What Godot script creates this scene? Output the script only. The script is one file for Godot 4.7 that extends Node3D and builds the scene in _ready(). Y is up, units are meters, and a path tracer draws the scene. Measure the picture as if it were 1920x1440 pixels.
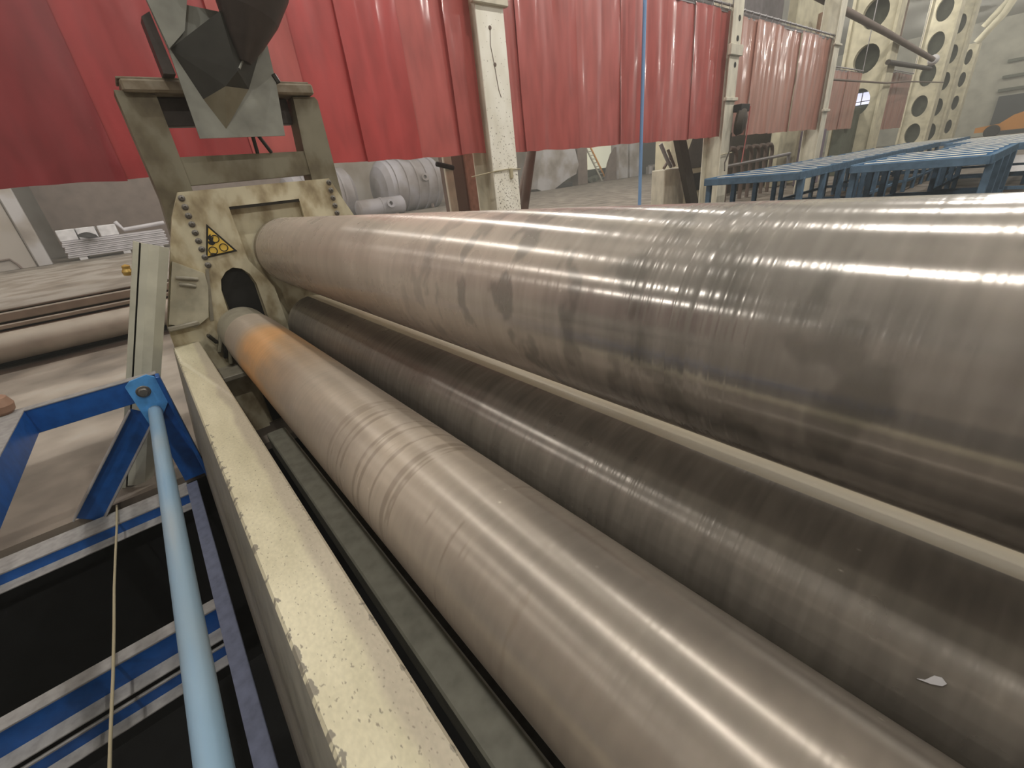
extends Node3D
# A plate rolling machine in a long factory hall. x runs along the hall, z along the rolls; numbers are metres
# measured from eye height, which stands EYE above the floor.
const EYE := 1.4
var M := {}
var taken := {}
var cur := Vector3.ZERO


class Shape:
	var v := PackedVector3Array()
	var n := PackedVector3Array()
	var t := PackedVector2Array()

	func tri(a: Vector3, b: Vector3, c: Vector3, na: Vector3, nb: Vector3, nc: Vector3, ua := Vector2.ZERO, ub := Vector2.ZERO, uc := Vector2.ZERO) -> void:
		if (b - a).cross(c - a).dot(na + nb + nc) > 0.0:
			v.append_array([a, c, b]); n.append_array([na, nc, nb]); t.append_array([ua, uc, ub])
		else:
			v.append_array([a, b, c]); n.append_array([na, nb, nc]); t.append_array([ua, ub, uc])

	func quad(a: Vector3, b: Vector3, c: Vector3, d: Vector3, nn: Vector3, ua := Vector2.ZERO, ub := Vector2(1, 0), uc := Vector2(1, 1), ud := Vector2(0, 1)) -> void:
		tri(a, b, c, nn, nn, nn, ua, ub, uc)
		tri(a, c, d, nn, nn, nn, ua, uc, ud)

	func flat4(a: Vector3, b: Vector3, c: Vector3, d: Vector3, inside: Vector3) -> void:
		var nn := (b - a).cross(c - a)
		if nn.length() < 1e-9:
			nn = (c - a).cross(d - a)
		nn = nn.normalized()
		if nn.dot((a + b + c + d) / 4.0 - inside) < 0.0:
			nn = -nn
		quad(a, b, c, d, nn)

	# eight corners: a loop of four, then the loop over it
	func hexa(p: Array) -> Shape:
		var m := Vector3.ZERO
		for q in p:
			m += q / 8.0
		flat4(p[0], p[1], p[2], p[3], m)
		flat4(p[4], p[5], p[6], p[7], m)
		for i in 4:
			flat4(p[i], p[(i + 1) % 4], p[4 + (i + 1) % 4], p[4 + i], m)
		return self

	func box(lo: Vector3, hi: Vector3, bev := 0.004) -> Shape:
		return slab((lo + hi) / 2.0, (hi - lo).abs(), bev)

	func slab(c: Vector3, size: Vector3, bev := 0.004, B := Basis.IDENTITY) -> Shape:
		var h := size / 2.0
		var b := minf(bev, minf(h.x, minf(h.y, h.z)) * 0.6)
		var P := {}
		for sx in [-1, 1]:
			for sy in [-1, 1]:
				for sz in [-1, 1]:
					P[[sx, sy, sz]] = [c + B * Vector3(sx * h.x, sy * (h.y - b), sz * (h.z - b)), c + B * Vector3(sx * (h.x - b), sy * h.y, sz * (h.z - b)), c + B * Vector3(sx * (h.x - b), sy * (h.y - b), sz * h.z)]
		for s in [-1, 1]:
			quad(P[[s, -1, -1]][0], P[[s, 1, -1]][0], P[[s, 1, 1]][0], P[[s, -1, 1]][0], B.x * s)
			quad(P[[-1, s, -1]][1], P[[1, s, -1]][1], P[[1, s, 1]][1], P[[-1, s, 1]][1], B.y * s)
			quad(P[[-1, -1, s]][2], P[[1, -1, s]][2], P[[1, 1, s]][2], P[[-1, 1, s]][2], B.z * s)
			for q in [-1, 1]:
				quad(P[[s, q, -1]][0], P[[s, q, 1]][0], P[[s, q, 1]][1], P[[s, q, -1]][1], (B.x * s + B.y * q).normalized())
				quad(P[[s, -1, q]][0], P[[s, 1, q]][0], P[[s, 1, q]][2], P[[s, -1, q]][2], (B.x * s + B.z * q).normalized())
				quad(P[[-1, s, q]][1], P[[1, s, q]][1], P[[1, s, q]][2], P[[-1, s, q]][2], (B.y * s + B.z * q).normalized())
				for r in [-1, 1]:
					var k = P[[s, q, r]]
					var nn: Vector3 = (B.x * s + B.y * q + B.z * r).normalized()
					tri(k[0], k[1], k[2], nn, nn, nn)
		return self

	# a flat outline (x, y along ax, ay from o) with the thickness dz
	func prism(poly: PackedVector2Array, o: Vector3, ax: Vector3, ay: Vector3, dz: Vector3) -> Shape:
		var ids := Geometry2D.triangulate_polygon(poly)
		var nz := dz.normalized()
		for k in range(0, ids.size(), 3):
			var q := []
			for j in 3:
				var p := poly[ids[k + j]]
				q.append(o + ax * p.x + ay * p.y)
			tri(q[0], q[1], q[2], -nz, -nz, -nz, poly[ids[k]], poly[ids[k + 1]], poly[ids[k + 2]])
			tri(q[0] + dz, q[1] + dz, q[2] + dz, nz, nz, nz, poly[ids[k]], poly[ids[k + 1]], poly[ids[k + 2]])
		var area := 0.0
		for i in poly.size():
			var a := poly[i]
			var b := poly[(i + 1) % poly.size()]
			area += a.cross(b)
		for i in poly.size():
			var a := poly[i]
			var b := poly[(i + 1) % poly.size()]
			var e := (b - a).normalized()
			var o2 := Vector2(e.y, -e.x) * signf(area)
			var nn := (ax * o2.x + ay * o2.y).normalized()
			var p := o + ax * a.x + ay * a.y
			var q := o + ax * b.x + ay * b.y
			quad(p, q, q + dz, p + dz, nn)
		return self

	func tube(pts: Array, r: float, seg := 12, cap := true) -> Shape:
		var rings := []
		var up := Vector3.UP
		for i in pts.size():
			var d: Vector3 = (pts[mini(i + 1, pts.size() - 1)] - pts[maxi(i - 1, 0)]).normalized()
			if i == 0 and absf(d.dot(up)) > 0.9:
				up = Vector3.RIGHT
			var s := d.cross(up).normalized()
			up = s.cross(d).normalized()
			var ring := []
			for k in seg:
				var a := TAU * k / seg
				ring.append(s * cos(a) + up * sin(a))
			rings.append(ring)
		for i in pts.size() - 1:
			for k in seg:
				var j := (k + 1) % seg
				var a: Vector3 = rings[i][k]; var b: Vector3 = rings[i][j]; var c: Vector3 = rings[i + 1][j]; var d: Vector3 = rings[i + 1][k]
				tri(pts[i] + a * r, pts[i] + b * r, pts[i + 1] + c * r, a, b, c)
				tri(pts[i] + a * r, pts[i + 1] + c * r, pts[i + 1] + d * r, a, c, d)
		if cap:
			for e in [0, pts.size() - 1]:
				var d: Vector3 = (pts[1] - pts[0]).normalized() * -1.0 if e == 0 else (pts[e] - pts[e - 1]).normalized()
				for k in seg:
					tri(pts[e], pts[e] + rings[e][k] * r, pts[e] + rings[e][(k + 1) % seg] * r, d, d, d)
		return self

	# turned about the axis from o: prof holds (distance along the axis, radius); u runs along, v round
	func lathe(o: Vector3, axis: Vector3, ref: Vector3, prof: Array, seg := 48) -> Shape:
		var z := axis.normalized()
		var x := (ref - z * ref.dot(z)).normalized()
		var y := z.cross(x)
		var t0: float = prof[0].x
		var t1: float = prof[prof.size() - 1].x
		for i in prof.size() - 1:
			var a: Vector2 = prof[i]
			var b: Vector2 = prof[i + 1]
			var e := (b - a).normalized()
			var f := Vector2(-e.y, e.x)
			for k in seg:
				var a0 := TAU * k / seg
				var a1 := TAU * (k + 1) / seg
				var d0 := x * cos(a0) + y * sin(a0)
				var d1 := x * cos(a1) + y * sin(a1)
				var n0 := z * f.x + d0 * f.y
				var n1 := z * f.x + d1 * f.y
				var ua := (a.x - t0) / maxf(t1 - t0, 1e-6)
				var ub := (b.x - t0) / maxf(t1 - t0, 1e-6)
				var p00 := o + z * a.x + d0 * a.y
				var p01 := o + z * a.x + d1 * a.y
				var p10 := o + z * b.x + d0 * b.y
				var p11 := o + z * b.x + d1 * b.y
				var v0 := float(k) / seg
				var v1 := float(k + 1) / seg
				tri(p00, p01, p11, n0, n1, n1, Vector2(ua, v0), Vector2(ua, v1), Vector2(ub, v1))
				tri(p00, p11, p10, n0, n1, n0, Vector2(ua, v0), Vector2(ub, v1), Vector2(ub, v0))
		return self

	func mesh(off: Vector3) -> ArrayMesh:
		var w := PackedVector3Array()
		w.resize(v.size())
		for i in v.size():
			w[i] = v[i] - off
		var a := []
		a.resize(Mesh.ARRAY_MAX)
		a[Mesh.ARRAY_VERTEX] = w
		a[Mesh.ARRAY_NORMAL] = n
		a[Mesh.ARRAY_TEX_UV] = t
		var m := ArrayMesh.new()
		m.add_surface_from_arrays(Mesh.PRIMITIVE_TRIANGLES, a)
		return m


func numbered(called: String, where: String) -> String:
	var key := where + "/" + called
	taken[key] = taken.get(key, -1) + 1
	return called if taken[key] == 0 else "%s_%03d" % [called, taken[key]]


func tag(o: Node, label: String, category: String, group := "") -> void:
	o.set_meta("label", label)
	o.set_meta("category", category)
	if group != "":
		o.set_meta("group", group)


func thing(called: String, label: String, category: String, at: Vector3, group := "") -> Node3D:
	var o := Node3D.new()
	o.name = numbered(called, "")
	o.position = at + Vector3(0, EYE, 0)
	add_child(o, true)
	tag(o, label, category, group)
	cur = at
	return o


func part(parent: Node, called: String, s: Shape, m: Material, label := "") -> MeshInstance3D:
	var o := MeshInstance3D.new()
	o.mesh = s.mesh(cur)
	o.material_override = m
	o.name = numbered(called, str(parent.get_instance_id()))
	parent.add_child(o, true)
	if label != "":
		o.set_meta("label", label)
	return o


func lone(called: String, s: Shape, m: Material, label: String, category: String, at: Vector3, group := "") -> MeshInstance3D:
	var o := MeshInstance3D.new()
	o.mesh = s.mesh(at)
	o.material_override = m
	o.name = numbered(called, "")
	o.position = at + Vector3(0, EYE, 0)
	add_child(o, true)
	tag(o, label, category, group)
	return o


func struct(called: String, s: Shape, m: Material) -> MeshInstance3D:
	var o := MeshInstance3D.new()
	o.mesh = s.mesh(Vector3.ZERO)
	o.material_override = m
	o.name = called
	o.position = Vector3(0, EYE, 0)
	add_child(o, true)
	o.set_meta("kind", "structure")
	return o


func copy(o: Node3D, label: String, at: Vector3, turn := 0.0) -> Node3D:
	var c := o.duplicate() as Node3D
	c.name = numbered(str(o.name).rstrip("0123456789").trim_suffix("_"), "")
	add_child(c, true)
	c.position = at + Vector3(0, EYE, 0)
	c.rotation.y = turn
	c.set_meta("label", label)
	return c


func noise_tex(seed_: int, freq: float, oct: int, ramp: Array, size := 512, normal := false) -> NoiseTexture2D:
	var f := FastNoiseLite.new()
	f.seed = seed_
	f.noise_type = FastNoiseLite.TYPE_SIMPLEX_SMOOTH
	f.frequency = freq
	f.fractal_octaves = oct
	var x := NoiseTexture2D.new()
	x.width = size
	x.height = size
	x.seamless = true
	x.noise = f
	if normal:
		x.as_normal_map = true
		x.bump_strength = 3.0
	else:
		var g := Gradient.new()
		g.offsets = PackedFloat32Array(ramp.map(func(r): return r[0]))
		g.colors = PackedColorArray(ramp.map(func(r): return r[1]))
		x.color_ramp = g
	return x


func grey(a: float) -> Color:
	return Color(a, a, a)


func mat(c: Color, rough: float, tex: Texture2D = null, scale := Vector3.ONE, metal := 0.0) -> StandardMaterial3D:
	var m := StandardMaterial3D.new()
	m.albedo_color = c
	m.roughness = rough
	m.metallic = metal
	if tex:
		m.albedo_texture = tex
		m.uv1_triplanar = true
		m.uv1_world_triplanar = true
		m.uv1_scale = scale
	return m


func rgb(r: int, g: int, b: int) -> Color:
	return Color(r / 255.0, g / 255.0, b / 255.0)


func fnl(seed_: int, freq: float, oct := 3) -> FastNoiseLite:
	var f := FastNoiseLite.new()
	f.seed = seed_
	f.noise_type = FastNoiseLite.TYPE_SIMPLEX_SMOOTH
	f.frequency = freq
	f.fractal_octaves = oct
	return f


# colour and (roughness, metal) pictures of a worked steel roll; u runs from the far end to the near one, v round
func roll_material(kind: int) -> StandardMaterial3D:
	var W := 1024
	var H := 512 if kind == 2 else 256
	var col := Image.create(W, H, false, Image.FORMAT_RGB8)
	var orm := Image.create(W, H, false, Image.FORMAT_RGB8)
	var a := fnl(11 + kind, 1.0, 4)
	var b := fnl(31 + kind, 1.0, 2)
	for x in W:
		var z := -3.2 + 4.9 * x / W
		var ring := b.get_noise_1d(z * 60.0) * 0.5 + b.get_noise_1d(z * 14.0 + 50.0)
		for y in H:
			var ang := TAU * y / H
			var q := Vector3(cos(ang), sin(ang), 0) * 0.8
			var soft := a.get_noise_3d(q.x, q.y, z * 1.3)
			var band := a.get_noise_3d(q.x * 1.5 + 7.0, q.y * 1.5, z * 9.0)
			var fine := a.get_noise_3d(q.x * 2.0, q.y * 2.0 + 5.0, z * 45.0)
			var c: Color
			var dust: float
			var rough: float
			var metal: float
			if kind == 0:      # the big upper roll: dusty far end, bright worn middle
				dust = clampf(smoothstep(-0.15, -1.2, z) + soft * 0.5, 0.0, 1.0)
				c = rgb(154, 149, 143).lerp(rgb(192, 179, 166), dust)
				c = c * (1.0 + lerpf(0.08, 0.025, dust) * fine + 0.08 * ring * (1.0 - dust * 0.6))
				var worn := smoothstep(0.10, 0.32, band + 0.10 * ring) * smoothstep(-1.5, -0.7, z)
				c = c.lerp(rgb(112, 109, 104), worn * 0.5)
				metal = lerpf(0.42, 0.08, dust)
				rough = lerpf(0.20, 0.29, dust) + 0.04 * band
			elif kind == 1:    # the lower front roll: dusty tan with a rust bloom at the far end
				dust = clampf(0.75 + soft * 0.5 - smoothstep(-1.1, -0.2, z) * 0.6, 0.0, 1.0)
				c = rgb(142, 134, 125).lerp(rgb(182, 168, 152), dust)
				var rust := smoothstep(-2.92, -2.6, z) * smoothstep(-1.7, -2.5, z) * clampf(0.95 + soft * 0.8, 0.0, 1.0)
				c = c.lerp(rgb(218, 164, 108), rust * 0.85)
				c = c * (1.0 + 0.04 * fine + 0.02 * ring)
				var line := smoothstep(0.36, 0.44, ring + 0.4 * soft) * smoothstep(-1.6, -1.2, z) * smoothstep(-0.3, -0.7, z)
				c = c.lerp(rgb(120, 108, 95), line * 0.45)
				metal = lerpf(0.45, 0.08, dust)
				rough = lerpf(0.33, 0.48, dust)
			else:              # the lower middle roll: dark, oiled
				dust = clampf(0.25 + soft * 0.6, 0.0, 1.0)
				c = rgb(128, 122, 114).lerp(rgb(152, 144, 133), dust)
				c = c * (1.0 + 0.10 * fine + 0.08 * ring)
				metal = 0.35
				rough = 0.30 + 0.05 * band
				# light through the roll gap painted as a pale crown strip, with some dust
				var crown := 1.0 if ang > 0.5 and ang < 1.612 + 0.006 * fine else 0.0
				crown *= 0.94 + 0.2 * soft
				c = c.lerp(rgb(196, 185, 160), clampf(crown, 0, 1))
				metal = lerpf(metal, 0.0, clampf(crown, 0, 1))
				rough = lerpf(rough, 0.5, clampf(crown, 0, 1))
			col.set_pixel(x, y, c.clamp())
			orm.set_pixel(x, y, Color(1.0, clampf(rough, 0.12, 1.0), clampf(metal, 0.0, 1.0)))
	# small pale flecks of paint and dust
	var rng := RandomNumberGenerator.new()
	rng.seed = 70 + kind
	for i in 90:
		var px := rng.randi_range(300, W - 4)
		var py := rng.randi_range(0, H - 3)
		var pale := rgb(214, 204, 190).lerp(col.get_pixel(px, py), rng.randf_range(0.1, 0.8))
		col.set_pixel(px, py, pale)
	var m := StandardMaterial3D.new()
	var ct := ImageTexture.create_from_image(col)
	var ot := ImageTexture.create_from_image(orm)
	m.albedo_texture = ct
	m.roughness = 1.0
	m.metallic = 1.0
	m.roughness_texture = ot
	m.roughness_texture_channel = BaseMaterial3D.TEXTURE_CHANNEL_GREEN
	m.metallic_texture = ot
	m.metallic_texture_channel = BaseMaterial3D.TEXTURE_CHANNEL_BLUE
	m.anisotropy_enabled = true
	m.anisotropy = 0.85
	# turning marks: fine rings that spread the light along the roll
	var nm := Image.create(2048, 2, false, Image.FORMAT_RGB8)
	for x in 2048:
		var zz := -3.2 + 4.9 * x / 2048.0
		var worn_band := smoothstep(0.14, 0.05, absf(zz - [-0.33, -9.0, -0.56][kind])) + 0.6 * smoothstep(0.05, 0.01, absf(zz - [-0.08, -0.12, -0.30][kind]))
		var tilt: float = rng.randfn(0.0, 0.028 + 0.045 * worn_band)
		var nv := Vector3(tilt, 0, 1).normalized()
		for y in 2:
			nm.set_pixel(x, y, Color(nv.x * 0.5 + 0.5, 0.5, nv.z * 0.5 + 0.5))
	m.normal_enabled = true
	m.normal_texture = ImageTexture.create_from_image(nm)
	m.normal_scale = 1.0
	return m


# cream paint with the edges chipped down to grey steel: u metres along, v across (0 outer edge, 1 inner edge)
func chipped_paint() -> StandardMaterial3D:
	var W := 2048
	var H := 128
	var im := Image.create(W, H, false, Image.FORMAT_RGB8)
	var a := fnl(5, 1.0, 4)
	var big := fnl(6, 1.0, 3)
	for x in W:
		var z := 4.9 * x / W
		var near := smoothstep(1.2, 3.2, z)
		for y in H:
			var w := float(y) / H
			var c := rgb(194, 187, 160).lerp(rgb(208, 201, 174), clampf(0.5 + big.get_noise_2d(z * 3.0, w * 1.2), 0, 1))
			c = c.lerp(rgb(168, 158, 142), smoothstep(0.62, 0.8, w + 0.12 * big.get_noise_2d(z * 4.0, 9.0)) * 0.75)
			c = c * (1.0 + 0.05 * a.get_noise_2d(z * 60.0, w * 12.0))
			var chip := a.get_noise_2d(z * 26.0, w * 5.0 + 20.0)
			var edge := smoothstep(0.12, 0.0, w) * 0.62 + smoothstep(0.95, 1.0, w) * 0.35
			if chip + edge * (0.5 + 0.6 * near) > 0.66:
				c = c.lerp(rgb(118, 113, 102), 0.85)
			var spot := a.get_noise_2d(z * 70.0 + 3.0, w * 12.0)
			if spot > 0.56 - 0.06 * near:
				c = c.lerp(rgb(122, 114, 100), 0.7)
			im.set_pixel(x, y, c.clamp())
	var m := StandardMaterial3D.new()
	m.albedo_texture = ImageTexture.create_from_image(im)
	m.roughness = 0.5
	return m


# white column paint, specked dark, the more the lower; v runs from the foot (0) to the roof (1) over 10 m
func speckled_white() -> StandardMaterial3D:
	var W := 64
	var H := 2048
	var im := Image.create(W, H, false, Image.FORMAT_RGB8)
	var a := fnl(77, 1.0, 2)
	var b := fnl(78, 1.0, 3)
	for y in H:
		var h := 10.0 * y / H - 1.4
		for x in W:
			var w := 0.43 * x / W
			var c := rgb(240, 238, 228).lerp(rgb(222, 218, 204), clampf(0.4 + b.get_noise_2d(w * 3.0, h * 1.5), 0, 1))
			if a.get_noise_2d(w * 34.0, h * 24.0) > lerpf(0.42, 0.72, clampf((h + 0.4) / 1.5, 0, 1)):
				c = rgb(120, 112, 100)
			im.set_pixel(x, y, c)
	var m := StandardMaterial3D.new()
	m.albedo_texture = ImageTexture.create_from_image(im)
	m.roughness = 0.55
	return m


func _ready() -> void:
	# ---------------------------------------------------------------- camera, air, exposure
	var cam := Camera3D.new()
	cam.name = "camera"
	cam.fov = rad_to_deg(2.0 * atan(720.0 / 798.45))
	cam.near = 0.03
	cam.far = 400.0
	cam.transform = Transform3D(Basis(Vector3(0.753695, -0.106177, 0.648591), Vector3(0.357599, 0.894247, -0.269156), Vector3(-0.551423, 0.434797, 0.711958)).orthonormalized(), Vector3(0, EYE, 0))
	add_child(cam)
	cam.current = true
	var env := Environment.new()
	env.background_mode = Environment.BG_COLOR
	env.background_color = rgb(60, 62, 60)
	env.tonemap_mode = Environment.TONE_MAPPER_LINEAR
	env.tonemap_exposure = 1.0
	env.sdfgi_enabled = true
	env.ssao_enabled = true
	env.ssil_enabled = true
	var we := WorldEnvironment.new()
	we.name = "world_environment"
	env.fog_enabled = true      # dusty hall air
	env.fog_light_color = Color(0.95, 0.95, 0.92)
	env.fog_density = 0.006
	we.environment = env
	add_child(we)
	make_materials()
	lamps()
	hall()
	machine()
	blue_frame()
	curtains_and_columns()
	conveyors()
	far_side()
	right_end()
	small_things()


func make_materials() -> void:
	var mottle := noise_tex(1, 0.012, 4, [[0.0, grey(0.82)], [0.45, grey(0.92)], [1.0, grey(1.0)]])
	var dirty := noise_tex(2, 0.009, 5, [[0.0, Color(0.62, 0.58, 0.53)], [0.36, Color(0.82, 0.79, 0.75)], [0.6, grey(0.94)], [1.0, grey(1.0)]])
	var concrete := noise_tex(3, 0.008, 5, [[0.0, Color(0.55, 0.52, 0.50)], [0.4, Color(0.80, 0.77, 0.74)], [0.7, Color(0.95, 0.92, 0.89)], [1.0, grey(1.0)]])
	var streak := noise_tex(4, 0.01, 3, [[0.0, grey(0.84)], [0.5, grey(0.93)], [1.0, grey(1.0)]])
	M.mottle = mottle
	M.top = roll_material(0)
	M.front = roll_material(1)
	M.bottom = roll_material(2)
	M.beam = chipped_paint()
	M.cream = mat(rgb(194, 188, 166), 0.5, mottle, Vector3(1.2, 1.2, 1.2))
	M.creamgrime = mat(rgb(212, 204, 176), 0.6, dirty, Vector3(1.3, 0.8, 1.3))
	M.creamdark = mat(rgb(158, 152, 136), 0.55, mottle, Vector3(1.5, 1.5, 1.5))
	M.cover = mat(rgb(206, 205, 188), 0.5, mottle, Vector3(0.8, 0.8, 0.8))
	M.olive = mat(rgb(136, 131, 112), 0.6, dirty, Vector3(0.9, 0.6, 0.9))
	M.olivelight = mat(rgb(152, 142, 124), 0.6, dirty, Vector3(1.3, 1.3, 1.3))
	M.sheet = mat(rgb(156, 158, 150), 0.45, mottle, Vector3(0.9, 0.9, 0.9), 0.2)
	M.hood = mat(rgb(66, 66, 62), 0.5, mottle, Vector3(1.5, 1.5, 1.5), 0.2)
	M.drum = mat(rgb(74, 67, 64), 0.45, mottle, Vector3(1.5, 1.5, 1.5), 0.2)
	M.black = mat(rgb(26, 26, 25), 0.6)
	M.grease_and_shade = mat(rgb(48, 46, 40), 0.35, dirty, Vector3(4, 4, 4))
	M.steel = mat(rgb(128, 124, 118), 0.35, mottle, Vector3(3, 3, 3), 0.6)
	M.railgrey = mat(rgb(150, 148, 134), 0.5, mottle, Vector3(2, 2, 2))
	M.yellow = mat(rgb(226, 190, 84), 0.5)
	M.brass = mat(rgb(206, 172, 96), 0.35, null, Vector3.ONE, 0.4)
	M.blue = mat(rgb(26, 92, 172), 0.42, mottle, Vector3(2, 2, 2))
	M.bluebright = mat(rgb(92, 172, 244), 0.45, mottle, Vector3(2, 2, 2))
	M.bluedust = mat(rgb(160, 158, 157), 0.7, mottle, Vector3(3, 3, 3))
	M.bluegrey = mat(rgb(118, 126, 152), 0.6, mottle, Vector3(3, 3, 3))
	M.pipeblue = mat(rgb(158, 178, 194), 0.45, noise_tex(8, 0.006, 2, [[0.0, Color(0.80, 0.92, 1.0)], [0.5, Color(0.92, 0.97, 1.0)], [1.0, Color(1.0, 0.97, 0.94)]]), Vector3(0.9, 0.9, 0.5))
	M.polegrey = mat(rgb(112, 148, 192), 0.45)
	M.tableblue = mat(rgb(100, 126, 150), 0.85, mottle, Vector3(1, 1, 1))
	M.tableblue.metallic_specular = 0.1
	M.rope = mat(rgb(176, 166, 138), 0.6)
	M.concrete = mat(rgb(146, 140, 132), 0.75, concrete, Vector3(0.22, 0.22, 0.22))
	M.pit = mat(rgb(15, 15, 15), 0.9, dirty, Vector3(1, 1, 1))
	M.wall = mat(rgb(172, 164, 156), 0.9, dirty, Vector3(0.04, 0.04, 0.04))
	M.wallend = mat(rgb(188, 186, 170), 0.9, mottle, Vector3(0.1, 0.1, 0.1))
	M.roof = mat(rgb(168, 168, 160), 0.9)
	M.reddeep = mat(rgb(138, 44, 50), 0.42, streak, Vector3(0.8, 0.25, 0.8))
	M.reddim = mat(rgb(164, 58, 60), 0.42, streak, Vector3(0.8, 0.25, 0.8))
	M.red = mat(rgb(184, 68, 68), 0.40, streak, Vector3(0.8, 0.25, 0.8))
	M.redpale = mat(rgb(188, 92, 88), 0.42, streak, Vector3(0.8, 0.25, 0.8))
	M.redmid2 = mat(rgb(178, 88, 84), 0.38, streak, Vector3(1.0, 0.2, 1.0))
	M.redmid = mat(rgb(186, 102, 98), 0.36, streak, Vector3(1.0, 0.2, 1.0))
	M.reddust = mat(rgb(184, 134, 120), 0.44, streak, Vector3(1.0, 0.16, 1.0))
	for k in ["reddeep", "reddim", "red", "redpale", "redmid", "redmid2", "reddust"]:
		M[k].backlight_enabled = true
		M[k].backlight = M[k].albedo_color * 0.35
		M[k].clearcoat_enabled = true
		M[k].clearcoat = 0.5
		M[k].clearcoat_roughness = 0.12
	M.white = speckled_white()
	M.cream2 = mat(rgb(214, 208, 190), 0.65, mottle, Vector3(0.7, 0.3, 0.7))
	M.foundry = mat(rgb(208, 201, 174), 0.75, mottle, Vector3(0.3, 0.3, 0.3))
	M.galv = mat(rgb(160, 156, 158), 0.4, mottle, Vector3(2, 2, 2), 0.3)
	M.rust = mat(rgb(122, 106, 97), 0.75, mottle, Vector3(0.2, 0.2, 0.2))
	M.darkbrown = mat(rgb(66, 58, 50), 0.7, mottle, Vector3(1, 1, 1))
	M.vessel = mat(rgb(166, 162, 168), 0.6, dirty, Vector3(0.08, 0.08, 0.08))
	M.stone = mat(rgb(184, 180, 180), 0.75, dirty, Vector3(0.08, 0.08, 0.08))
	M.silver = mat(rgb(206, 202, 206), 0.5, mottle, Vector3(0.2, 0.6, 0.2), 0.1)
	M.whitebox = mat(rgb(226, 224, 226), 0.6, mottle, Vector3(0.4, 0.4, 0.4))
	M.dark = mat(rgb(38, 36, 36), 0.8)
	M.tabledeck = mat(rgb(62, 96, 132), 0.9, mottle, Vector3(1, 1, 1))
	M.tabledeck.metallic_specular = 0.05
	M.bar = mat(rgb(226, 220, 202), 0.6)
	M.greendark = mat(rgb(100, 104, 90), 0.8, mottle, Vector3(0.4, 0.4, 0.4))
	M.gateDark = mat(rgb(66, 70, 72), 0.8)
	M.orange = mat(rgb(222, 148, 48), 0.5)
	M.bedpale = mat(rgb(176, 167, 153), 0.6, mottle, Vector3(0.4, 0.4, 0.4))
	M.bedgrey = mat(rgb(134, 126, 116), 0.7, dirty, Vector3(0.25, 0.25, 0.25))
	M.pebble = mat(rgb(170, 164, 156), 0.5)


# ---------------------------------------------------------------- light
func lamps() -> void:
	var proto: Node3D = null
	for row in [[-1.0, [-1.2, 4.2, 8.6, 14.0, 20.0, 28.0, 38.0, 50.0, 62.0]], [-9.5, [-11.6, -6.5, -1.2, 4.2, 8.6, 14.0, 20.0, 28.0, 38.0, 50.0, 62.0]], [7.5, [-9.0, -1.0, 7.0, 16.0, 44.0, 60.0]], [-18.0, [-6.0, 4.0, 12.0, 20.0, 34.0, 50.0]], [-26.5, [-8.0, 0.0, 8.0, 16.0, 26.0, 36.0, 50.0]]]:
		for x in row[1]:  # rows by the rolls match their streaks; outer and far-right lamps added for fill
			var at := Vector3(x, 7.5, row[0])
			if proto == null:
				proto = thing("unseen_high_bay_lamp", "unseen round high bay lamp under the hall roof, in inferred and added fill rows", "lamp", at, "high bay lamps under the roof")
				part(proto, "shade", Shape.new().lathe(at, Vector3.UP, Vector3.RIGHT, [Vector2(0.0, 0.30), Vector2(0.05, 0.29), Vector2(0.22, 0.13), Vector2(0.42, 0.10), Vector2(0.44, 0.0)], 24), M.steel)
				part(proto, "hanger", Shape.new().tube([at + Vector3(0, 0.43, 0), at + Vector3(0, 1.1, 0)], 0.02, 8), M.steel)
				var glow := StandardMaterial3D.new()
				glow.albedo_color = Color.WHITE
				glow.emission_enabled = true
				glow.emission = Color(1.0, 0.96, 0.86)
				glow.emission_energy_multiplier = 6.0
				part(proto, "lamp_glass", Shape.new().lathe(at, Vector3.UP, Vector3.RIGHT, [Vector2(-0.05, 0.0), Vector2(-0.04, 0.16), Vector2(0.0, 0.26), Vector2(0.01, 0.26)], 24), glow)
				var l := OmniLight3D.new()
				l.name = "lamp_light"
				l.position = Vector3(0, -0.14, 0)
				l.light_color = Color(1.0, 0.98, 0.95)
				l.light_energy = LAMP
				l.light_size = 0.10
				l.omni_range = 80.0
				l.omni_attenuation = 2.0
				l.shadow_enabled = true
				proto.add_child(l)
			else:
				copy(proto, "unseen round high bay lamp under the hall roof, in inferred and added fill rows", at)


const LAMP := 15.0


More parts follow.
